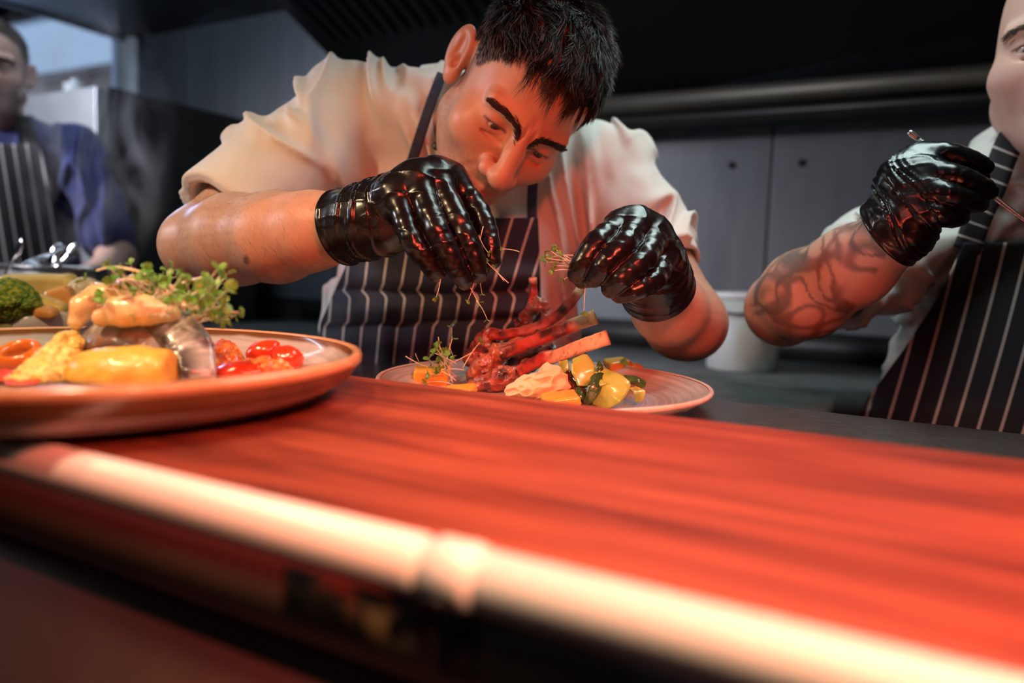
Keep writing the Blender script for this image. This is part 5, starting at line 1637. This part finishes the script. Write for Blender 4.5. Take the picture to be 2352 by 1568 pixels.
V_, F_, C_ = strands(P, D, gl, ln, np.full(len(P), .00042), C, .25 + .38 * top * (.6 + .4 * RNG.random(len(P))) + .15 * cl, cl * .25 + RNG.normal(size=len(P)) * .10)
# loose fringe over the forehead
fx = np.linspace(-.048, .048, 34) + RNG.normal(size=34) * .003
fq = []
for x in fx:
    for k in range(14):
        fq.append((x + RNG.normal() * .0022, .079 + RNG.normal() * .004, .085 + RNG.normal() * .003))
Q = np.array(fq, np.float32)
for _ in range(5):
    dd = HD.sdf(HD.back(Q).astype(np.float32)); gg = grad(lambda p: HD.sdf(HD.back(p).astype(np.float32)), Q, 1e-3); Q = Q - gg * dd[:, None]
gg /= np.linalg.norm(gg, axis=1)[:, None]
lk = np.repeat(RNG.random(34), 14)
D2 = np.stack([np.repeat(RNG.normal(size=34) * .35, 14), np.full(len(Q), .6), np.full(len(Q), -.45)], 1); D2 -= gg * (D2 * gg).sum(1)[:, None] * .9; D2 /= np.linalg.norm(D2, axis=1)[:, None]
V2, F2, C2 = strands(Q.astype(float), D2, gg.astype(float), (.012 + .020 * lk) * (.8 + .4 * RNG.random(len(Q))), np.full(len(Q), .0004), np.tile([[.012, .009, .008]], (len(Q), 1)), .55 - .35 * lk, RNG.normal(size=len(Q)) * .12, droop=np.array([0, .10, -.35]))
ob('hair', v2w(HD.back(np.concatenate([V_, V2]))), np.concatenate([F_, F2 + len(V_)]), m_hair, chef, cols=np.concatenate([C_, C2]))

# jacket, apron, straps
lo, hi = box_of([shR, shL, hemR, hemL, hipC, abC - np.array([.21, 0, 0]), abC + np.array([.21, 0, 0])], .13)
Vj, Fj = surf(jacket, lo, hi, .0042, 1)
jk_ob = ob('jacket', v2w(Vj), Fj, m_jacket, chef)
jk_smooth = lambda p: jacket0(p) - .004
for (u, v) in ((1004, 336),):
    d = trace(jk_smooth, [u], [v], .7, 1.6, 0.006)[0]
    c = pv(u, v, d if d == d else 1.0)
    bv, bf = lathe([(.0003, 0), (.0058, .0005), (.0066, .0022), (.0048, .0034), (.0003, .003)], (0, 0, 0), 24)
    ob('button', v2w(np.stack([bv[:, 0], bv[:, 1] * .9, bv[:, 2]], 1) + c), bf, m_btn, jk_ob)


def stripe_main(U, V):
    s = (V - 600) / 100.0
    kink = 7 * np.exp(-((V - 668) / 9.0) ** 2) - 10 * sstep(655, 690, V) + 9 * sstep(735, 752, V)
    lean_ = .10 + .20 * np.clip((U - 800) / 400, 0, 1.2)
    return (U + lean_ * 100 * s * np.where(V < 668, 1, .8) + kink) / 43.5 + .1


def fold_main(U, V):
    w = 6 * np.sin(U / 70.0)
    return (.010 * np.exp(-((V - 640 - w) / 22) ** 2) - .007 * np.exp(-((V - 672 - w) / 9) ** 2) + .008 * np.exp(-((V - 710 + w) / 22) ** 2)
            - .006 * np.exp(-((V - 746 + .06 * (U - 900)) / 8) ** 2) + .006 * np.exp(-((V - 785) / 25) ** 2) + .003 * noise(np.stack([U.ravel() / 40, V.ravel() / 90, 0 * V.ravel()], 1), 3).reshape(U.shape))


ap = make_apron('apron', jk_smooth, m_apron, chef, [(500, 912, 1236), (520, 905, 1237), (590, 803, 1240), (660, 772, 1242), (740, 736, 1244), (860, 722, 1246), (1150, 715, 1260)],
                stripe_main, fold=fold_main, smooth=8, nu=120, nv=160)
strap('apron_strap', jk_smooth, [(1016, 168), (990, 235), (962, 320), (938, 400), (918, 500), (914, 515)], 24, m_nav, chef)
strap('apron_strap', jk_smooth, [(1236, 330), (1226, 400), (1222, 460), (1223, 528)], 23, m_nav, chef)

# gloves and what they close on
hand_palm_R = [(pv(886, 498, .737), (.041, .037, .030)), (pv(950, 450, .738), (.034, .028, .026))]
gR, gRf = build_glove(chef, GR, wR, hand_palm_R, ([pv(787, 523, .757), pv(812, 516, .750), wR], [.0375, .0335, .0325]), seed=4)
hand_palm_L = [(pv(1478, 578, .762), (.032, .038, .030)), (pv(1490, 610, .770), (.030, .036, .028))]
gL, gLf = build_glove(chef, GL, wL, hand_palm_L, ([pv(1512, 668, .802), pv(1504, 648, .790), wL], [.0385, .0365, .035]), seed=5)

# trousers and shoes, hidden below the counter
def legs(hip, base, half, nm, parent, zshoe=.06):
    hz_ = v2w(hip); out = []
    for s in (-1, 1):
        a = hz_ + CR * s * half; k = np.array([a[0], a[1] + .01, .50]); f = np.array([a[0], a[1] + .04, .07])
        out.append((a, k, f))
    def F_(p):
        d = None
        for a, k, f in out:
            c = chain(p, [a, k, f], [.105, .075, .062], .03); d = c if d is None else smin(d, c, .03)
        return d
    pts = [q for o_ in out for q in o_]
    v_, f_ = surf(F_, *box_of(pts, .13), .010, 1)
    ob('trousers', v_, f_, m_trouser, parent)
    for a, k, f in out:
        fwd = -_F0
        v_, f_ = surf(lambda p: np.maximum(smin(ellip(p, (f[0], f[1], .055), (.05, .06, .055)), ellip(p, f + fwd * .09 - np.array([0, 0, .03]), (.05, .10, .045)), .03), .002 - p[:, 2]), f - .22, f + .22, .007, 1)
        ob('shoe', v_, f_, m_trouser, parent)


legs(pv(1010, 1150, 1.22), chef_base, .09, 'legs', chef)

# arm hair of the near forearm
af = chef_rest
cand = np.where((VV[1][:, 0] > pv(430, 0, .88)[0]) & (VV[1][:, 0] < pv(780, 0, .76)[0]) & (VV[1][:, 2] > -.95))[0]
sel = RNG.choice(cand, 3500)
P = VV[1][sel].astype(np.float64); g_ = grad(chef_rest, VV[1][sel], 1e-3).astype(np.float64); g_ /= np.linalg.norm(g_, axis=1)[:, None]
D = np.stack([.5 + .3 * RNG.normal(size=len(P)), -.8 + .3 * RNG.normal(size=len(P)), np.zeros(len(P))], 1)
D -= g_ * (D * g_).sum(1)[:, None]; D /= np.linalg.norm(D, axis=1)[:, None] + 1e-9
V_, F_, C_ = strands(P, D, g_, .005 + .006 * RNG.random(len(P)), np.full(len(P), .00004), np.tile([[.20, .10, .06]], (len(P), 1)), .15 + .1 * RNG.random(len(P)), RNG.normal(size=len(P)) * .25)
ob('arm_hair', v2w(V_), F_, m_hair, chef, cols=C_)

# ---- the man with tweezers at the right edge ----------------------------------------------------
base2 = wp(2360, 900, 1.06); base2[2] = 0
HD2 = Head(rotation(-.88, .08, -.03), pv(2480, 106, .945), pv(2440, 400, 1.03), scale=1.09, fat=.016, open_=.9, ear=.030)
nb2, nt2 = pv(2440, 392, 1.03), pv(2436, 300, 1.0)
sh2, sh2b = pv(2218, 492, 1.055), pv(2680, 470, 1.06)
el2 = pv(1800, 708, .985)
arm2 = [sh2, el2, pv(1850, 676, .93), pv(1960, 610, .86), pv(2040, 555, .805)]
r2 = [.055, .046, .053, .044, .034]
ch2, ab2, hp2 = pv(2420, 650, 1.10), pv(2390, 960, 1.10), pv(2390, 1280, 1.14)
w2 = pv(2066, 520, .790)
G2 = dict(index=[pv(2112, 368, .788), pv(2165, 352, .768), pv(2218, 364, .762), pv(2262, 384, .765)],
          middle=[pv(2122, 398, .776), pv(2178, 400, .752), pv(2232, 418, .750), pv(2272, 440, .758)],
          ring=[pv(2118, 436, .770), pv(2170, 444, .748), pv(2216, 458, .748), pv(2250, 468, .758)],
          pinky=[pv(2108, 478, .770), pv(2150, 488, .752), pv(2184, 496, .752), pv(2208, 498, .760)],
          thumb=[pv(2110, 450, .800), pv(2165, 415, .800), pv(2215, 405, .790), pv(2250, 408, .778)])


def rest2(p):
    d = chain(p, arm2, r2, .02)
    t = smin(ellip(p, ch2, (.19, .22, .11)), ellip(p, ab2, (.19, .22, .13)), .06)
    t = smin(t, ellip(p, hp2, (.18, .18, .12)), .05)
    t = smin(t, cone(p, nb2, sh2, .06, .05), .04)
    t = smin(t, cone(p, nb2, sh2b, .06, .05), .04)
    t = smin(t, cone(p, sh2b, sh2b + np.array([.03, -.28, .02]), .05, .045), .03)
    d = smin(d, t, .03)
    for k, pts in G2.items(): d = smin(d, chain(p, [w2] + pts, [.018, .0085, .0075, .007, .006], .003), .006)
    return d


body2 = lambda p: smin(HD2.sdf(p), rest2(p), .02)
ch_ = .15
Va, Fa = surf(body2, HD2.t - np.array([.14, .20, .14]), HD2.t + np.array([.14, .16, .15]), .0028, 2)
Qa = HD2.to(Va)
hm2 = sstep(-.004, .006, Qa[:, 2] - np.maximum(hairline(Qa), .075)) * (np.abs(Qa[:, 0]) < .079)
Ca = skin_cols(Qa, Va, (0.66, 0.40, 0.32), hm2 * .85, (.06, .035, .022), .18)
lo, hi = box_of(arm2[1:], .075)
Vb, Fb = surf(rest2, lo, hi, .004, 1)
# swirling dark tattoo on the forearm
tq = Vb * np.array([20, 20, 20], np.float32)
tw = noise(tq + 2.6 * np.stack([noise(tq * .9, 5), noise(tq * .9, 15), noise(tq * .9, 25)], 1), 6); tw2 = noise(tq * 1.7 + 2.0, 7)
tat = np.clip(sstep(.22, .06, np.abs(tw)) * .9 + .8 * sstep(.20, .05, np.abs(tw2)), 0, 1) * sstep(-.98, -.95, Vb[:, 2]) * sstep(pv(2040, 0, .8)[0] - .01, pv(2010, 0, .82)[0] - .01, Vb[:, 0])
tcol = np.where((noise(tq * .6, 8) > .1)[:, None], np.array([[.16, .06, .06]]), np.array([[.06, .075, .08]]))
Cb = np.tile(np.array([.62, .37, .29]), (len(Vb), 1)); Cb = Cb * (1 - .8 * tat[:, None]) + tcol * .8 * tat[:, None]
Vc, Fc = surf(rest2, *box_of([sh2, sh2b, ch2, hp2], .24), .012, 1)
Cc = np.tile(np.array([.62, .37, .29]), (len(Vc), 1))
man2 = ob('person', v2w(np.concatenate([Va, Vb, Vc])), np.concatenate([Fa, Fb + len(Va), Fc + len(Va) + len(Vb)]), m_skin, None, origin=base2, cols=np.concatenate([Ca, Cb, Cc]))
tag(man2, 'man cut off by the right edge, tattooed forearm, black glove holding tweezers, striped apron', 'person')
eyes(man2, HD2, pv(2300, 560, .6)); eyebrows(man2, HD2, 200, (.10, .055, .035), .0004, .007)


def jac2(p):
    t = smin(ellip(p, ch2, (.205, .235, .125)), ellip(p, ab2, (.222, .24, .145)), .06)
    t = smin(t, ellip(p, hp2, (.20, .19, .13)), .05)
    t = smin(t, cone(p, nb2, sh2, .075, .062), .05); t = smin(t, cone(p, nb2, sh2b, .075, .062), .05)
    t = smin(t, cone(p, sh2b, sh2b + np.array([.03, -.24, .02]), .066, .064), .03)
    return smin(t, chain(p, [sh2, sh2 + (el2 - sh2) * .5, el2 + (sh2 - el2) * .12], [.066, .068, .068], .02), .035)


_col2 = collar_band(nb2.astype(np.float32), nt2.astype(np.float32), .078, .016, .003)
hem2 = el2 + (sh2 - el2) * .26


def jacket2(p):
    d = jac2(p); near = np.abs(d) < .035
    if near.any():
        q_ = p[near]; x, y, z = q_.T; w1 = noise(q_ * 8, 32)
        A = noise(np.stack([(x * .7 - y * .7) * 26 + w1, (x + y) * 6, z * 8], 1), 21); Bn = noise(np.stack([(x * .3 + y * .95) * 30 + w1, (x - y) * 6, z * 8], 1), 22)
        d[near] -= .012 * np.exp(-(A / .24) ** 2) + .009 * np.exp(-(Bn / .24) ** 2) + .005 * A - .006
    d = hem_cut(d, p, hem2, el2 - sh2, .060, 0)
    ax = (nt2 - nb2) / np.linalg.norm(nt2 - nb2)
    return smax(d, -cone(p, nb2 - ax * .02, nt2 + ax * .1, .068, .080), .004) * .8


V, Fq = surf(jacket2, *box_of([sh2, sh2b, hem2, hp2, ab2 - np.array([.22, 0, 0])], .14), .0065, 1)
j2 = ob('jacket', v2w(V), Fq, m_jacket, man2)
V, Fq = surf(_col2, *box_of([nb2, nt2], .13), .003, 1)
ob('collar', v2w(V), Fq, m_btn, j2)
js2 = lambda p: jac2(p) - .004
# stripes run down the apron, leaning to the left
st2 = lambda U, V: (U + .24 * (V - 600) + .00009 * (V - 600) ** 2) / 53.0 + .12
make_apron('apron', js2, m_apron2, man2, [(556, 2214, 2640), (600, 2196, 2660), (690, 2152, 2690), (800, 2080, 2740), (945, 1972, 2800), (1250, 1960, 2800)], st2, nu=110, nv=90, smooth=6, d0=.7, d1=1.7, off=.017)
strap('apron_strap', js2, [(2335, 300), (2312, 345), (2280, 430), (2248, 500), (2222, 575)], 62, m_apron2, man2, stripes=36.0, off=.018)
strap('apron_strap', js2, [(2560, 310), (2580, 360), (2600, 440), (2612, 510), (2618, 575)], 62, m_apron2, man2, stripes=36.0, off=.018)
build_glove(man2, G2, w2, [(pv(2078, 450, .785), (.030, .040, .026)), (pv(2090, 420, .785), (.026, .030, .024))], ([pv(2038, 540, .800), pv(2052, 530, .795), w2], [.0395, .037, .036]), seed=8, h=.0020)
legs(pv(2400, 1250, 1.12), base2, .10, 'legs', man2)

ta, tb, tm = pv(2092, 306, .800), pv(2405, 545, .742), pv(2226, 405, .772)
m_tw = M('satin_tweezer_steel', (0.72, 0.70, 0.68), 0.25, 1.0, mix=(60, (0.62, 0.60, 0.58), 0.45, 0.7, 2))
tz = root('tweezers', v2w(tm)); tag(tz, 'long thin metal tweezers through the fingers of the right-hand man\'s glove', 'tweezers')
for s in (-1, 1):
    o_ = np.array([.6, .8, 0]) * .0014 * s
    V, Fq = sweep(smooth_path([ta, ta + (tb - ta) * .2 + o_ * 1.4, ta + (tb - ta) * .6 + o_ * 1.2, tb + o_ * .3], 30), np.interp(np.linspace(0, 1, 30), [0, .1, .5, 1], [.0022, .0026, .0022, .0010]), .0008, up=(.2, .1, 1), n=10)
    ob('arm', v2w(V), Fq, m_tw, tz)
V, Fq = surf(lambda p: cone(p, ta, ta + (tb - ta) * .05, .0034, .0026), ta - .02, ta + .03, .0008, 1)
ob('tip', v2w(V), Fq, m_tw, tz)

# ---- the man in blue at the left edge ---------------------------------------------------------
base3 = wp(40, 700, 1.92); base3[2] = 0
HD3 = Head(rotation(.52, .16, .02), pv(-20, 158, 1.88), pv(2, 330, 1.98), scale=1.02, fat=.004, open_=.8)
nb3, nt3 = pv(0, 318, 1.97), pv(-2, 240, 1.94)
sh3, sh3b = pv(178, 352, 1.96), pv(-175, 352, 1.96)
el3 = pv(268, 590, 1.93)
arm3 = [sh3, el3, pv(235, 640, 1.84), pv(165, 650, 1.72)]
ch3, ab3, hp3 = pv(10, 440, 2.0), pv(20, 620, 2.02), pv(20, 800, 2.04)


def rest3(p):
    t = smin(ellip(p, ch3, (.165, .20, .10)), ellip(p, ab3, (.16, .2, .105)), .06)
    t = smin(t, ellip(p, hp3, (.17, .17, .11)), .05)
    t = smin(t, cone(p, nb3, sh3, .055, .05), .04); t = smin(t, cone(p, nb3, sh3b, .055, .05), .04)
    d = smin(t, chain(p, arm3, [.05, .044, .044, .033], .02), .02)
    d = smin(d, ellip(p, arm3[-1] + np.array([-.05, -.01, .03]), (.05, .022, .04)), .02)
    for i in range(5):
        a_ = arm3[-1] + np.array([-.08, -.012 + .004 * i, .01 + .018 * i]); d = smin(d, chain(p, [a_, a_ + np.array([-.045, -.004, .012]), a_ + np.array([-.06, -.03, .014])], [.010, .009, .008], .003), .006)
    return smin(d, chain(p, [sh3b, sh3b + np.array([-.04, -.28, .02]), sh3b + np.array([.02, -.40, .20])], [.05, .044, .034], .02), .02)


body3 = lambda p: smin(HD3.sdf(p), rest3(p), .02)
Va, Fa = surf(body3, HD3.t - np.array([.13, .2, .14]), HD3.t + np.array([.13, .15, .14]), .0034, 2)
Qa = HD3.to(Va)
hm3 = sstep(-.004, .010, Qa[:, 2] - hairline(Qa)) * (np.abs(Qa[:, 0]) < .079)
Ca = skin_cols(Qa, Va, (0.58, 0.36, 0.28), hm3 * .88, (.028, .020, .016), .7)
Vc, Fc = surf(rest3, *box_of([sh3, sh3b, el3, arm3[-1], hp3], .20), .008, 1)
Cc = np.tile(np.array([.58, .35, .27]), (len(Vc), 1))
man3 = ob('person', v2w(np.concatenate([Va, Vc])), np.concatenate([Fa, Fc + len(Va)]), m_skin, None, origin=base3, cols=np.concatenate([Ca, Cc]))
tag(man3, 'blurred short-haired man in a blue jacket and striped apron at the left edge', 'person')
eyes(man3, HD3, pv(40, 600, 1.5)); eyebrows(man3, HD3, 160, (.03, .02, .015), .0005, .008)
cand = np.where(hm3 > .5)[0]; sel = RNG.choice(cand, 5000)
P = Qa[sel].astype(float) + RNG.normal(size=(5000, 3)) * .001; gl = grad(lambda p: HD3.sdf(HD3.back(p).astype(np.float32)), Qa[sel], 1e-3).astype(float); gl /= np.linalg.norm(gl, axis=1)[:, None] + 1e-9
D = np.tile([0, .8, -.2], (5000, 1)) + RNG.normal(size=(5000, 3)) * .3; D -= gl * (D * gl).sum(1)[:, None]; D /= np.linalg.norm(D, axis=1)[:, None]
V_, F_, C_ = strands(P, D, gl, .004 + .008 * sstep(.04, .09, P[:, 2]), np.full(5000, .0005), np.tile([[.022, .016, .013]], (5000, 1)) * (.7 + .6 * RNG.random((5000, 1))), np.full(5000, .8), RNG.normal(size=5000) * .2)
ob('hair', v2w(HD3.back(V_)), F_, m_hair, man3, cols=C_)


def jac3(p):
    t = smin(ellip(p, ch3, (.180, .215, .115)), ellip(p, ab3, (.180, .215, .12)), .06)
    t = smin(t, ellip(p, hp3, (.185, .18, .12)), .05)
    t = smin(t, cone(p, nb3, sh3, .066, .060), .05); t = smin(t, cone(p, nb3, sh3b, .066, .060), .05)
    t = smin(t, chain(p, [sh3b, sh3b + np.array([-.03, -.24, .02])], [.062, .062], .02), .03)
    return smin(t, chain(p, [sh3, sh3 + (el3 - sh3) * .8], [.062, .064], .02), .03)


def jacket3(p):
    d = jac3(p); near = np.abs(d) < .04
    if near.any():
        q_ = p[near]; x, y, z = q_.T
        A = noise(np.stack([(x * .9 + y * .3) * 26, (y - x) * 6, z * 8], 1), 24)
        d[near] -= .014 * np.exp(-(A / .26) ** 2) + .006 * A - .006
    ax = (nt3 - nb3) / np.linalg.norm(nt3 - nb3)
    return smax(d, -cone(p, nb3 - ax * .02, nt3 + ax * .1, .062, .075), .004) * .8


V, Fq = surf(jacket3, *box_of([sh3, sh3b, el3, hp3], .16), .0080, 1)
ob('jacket', v2w(V), Fq, m_navyjacket, man3)
js3 = lambda p: jac3(p) - .004
st3 = lambda U, V: (U - .16 * (V - 400)) / 30.0 + .1
make_apron('apron', js3, m_apron3, man3, [(330, -70, 86), (420, -90, 120), (520, -120, 140), (640, -130, 150), (800, -140, 160)], st3, nu=60, nv=60, smooth=4, d0=1.5, d1=2.4, off=.016)
strap('apron_strap', js3, [(46, 272), (64, 300), (74, 345)], 30, m_apron3, man3, stripes=1e9, d0=1.5, d1=2.4)
legs(pv(20, 800, 2.04), base3, .09, 'legs', man3)

# ------------------------------------------------------------------ cress held in the gloves
def held(a, b, label, group):
    A, B = wp(*a), wp(*b)
    return sprig(A, B - A, label, group, np.linalg.norm(B - A) / .034, RNG.uniform(0, 6.28))


GRP = 'cress in the chef\'s fingers'
for a, b, lb in (((1110, 520, .706), (1094, 575, .700), 'pale bare cress stem sticking up between the raised glove fingers'),
                 ((1193, 578, .712), (1148, 562, .712), 'cress sprig poking right out of the raised glove fingers'),
                 ((1168, 650, .705), (1126, 612, .705), 'bent cress sprig hanging right below the raised glove fingertips'),
                 ((1158, 645, .700), (1134, 618, .702), 'small cress sprig beside the bent one at the glove fingertips'),
                 ((1090, 640, .702), (1083, 682, .700), 'cress sprig hanging straight down from the glove fingertips'),
                 ((1078, 655, .700), (1100, 700, .698), 'cress sprig drooping lowest from the raised glove'),
                 ((1104, 640, .704), (1100, 676, .704), 'cress sprig next to the lowest one under the raised glove'),
                 ((1094, 690, .697), (1122, 722, .697), 'cress sprig falling free below the raised glove'),
                 ((1012, 640, .692), (1007, 682, .692), 'single cress stem under the little finger of the raised glove'),
                 ((1100, 540, .705), (1112, 580, .700), 'cress leaf pinched between two fingers of the raised glove')):
    held(a, b, lb, GRP)
for i in range(11):
    a = -.3 + RNG.normal() * .9
    A = wp(1322 + RNG.normal() * 6, 612 + RNG.normal() * 10, .712 + RNG.normal() * .004)
    sprig(A, vdir(-1, .15 + RNG.normal() * .6, .2 + RNG.normal() * .4), 'cress sprig in the small bunch pinched by the lower glove', GRP, RNG.uniform(.55, .9), RNG.uniform(0, 6.28))
held((1345, 655, .708), (1338, 722, .708), 'lone cress stem hanging straight down under the lower glove', GRP)

# ------------------------------------------------------------------ steam
m_steam = bpy.data.materials.new('steam'); m_steam.use_nodes = True
nt = m_steam.node_tree; N = nt.nodes; L = nt.links
N.remove(N['Principled BSDF'])
vs = N.new('ShaderNodeVolumeScatter'); vs.inputs['Color'].default_value = (1, .97, .95, 1); vs.inputs['Anisotropy'].default_value = 0.3
L.new(vs.outputs[0], N['Material Output'].inputs['Volume'])
tc = N.new('ShaderNodeTexCoord'); mp = N.new('ShaderNodeMapping'); mp.inputs['Scale'].default_value = (1, 1, .45); L.new(tc.outputs['Object'], mp.inputs[0])
nz = N.new('ShaderNodeTexNoise'); nz.inputs['Scale'].default_value = 13; nz.inputs['Detail'].default_value = 4; nz.inputs['Distortion'].default_value = 1.6; L.new(mp.outputs[0], nz.inputs['Vector'])
mr = N.new('ShaderNodeMapRange'); mr.inputs['From Min'].default_value = .50; mr.inputs['From Max'].default_value = .72; mr.inputs['To Max'].default_value = 15.0; L.new(nz.outputs['Fac'], mr.inputs['Value'])
gm = N.new('ShaderNodeMapping'); gm.inputs['Location'].default_value = (0, 0, -.20); gm.inputs['Scale'].default_value = (7.5, 7.5, 4.0); L.new(tc.outputs['Object'], gm.inputs[0])
gm.vector_type = 'POINT'
gm.inputs['Location'].default_value = (0, 0, -.85)
gr = N.new('ShaderNodeTexGradient'); gr.gradient_type = 'SPHERICAL'; L.new(gm.outputs[0], gr.inputs[0])
mu = N.new('ShaderNodeMath'); mu.operation = 'MULTIPLY'; L.new(mr.outputs[0], mu.inputs[0]); L.new(gr.outputs['Fac'], mu.inputs[1])
L.new(mu.outputs[0], vs.inputs['Density'])
sc_ = wp(205, 625, 1.16)
V, Fq = surf(lambda p: ellip(p, (0, 0, .215), (.135, .135, .25)), (-.14, -.14, -.04), (.14, .14, .48), .02, 1)
st = ob('steam', V + sc_, Fq, m_steam, None, origin=sc_)
tag(st, 'thin steam wisps rising behind the vegetable bowl, before the man in blue', 'steam', kind='stuff')
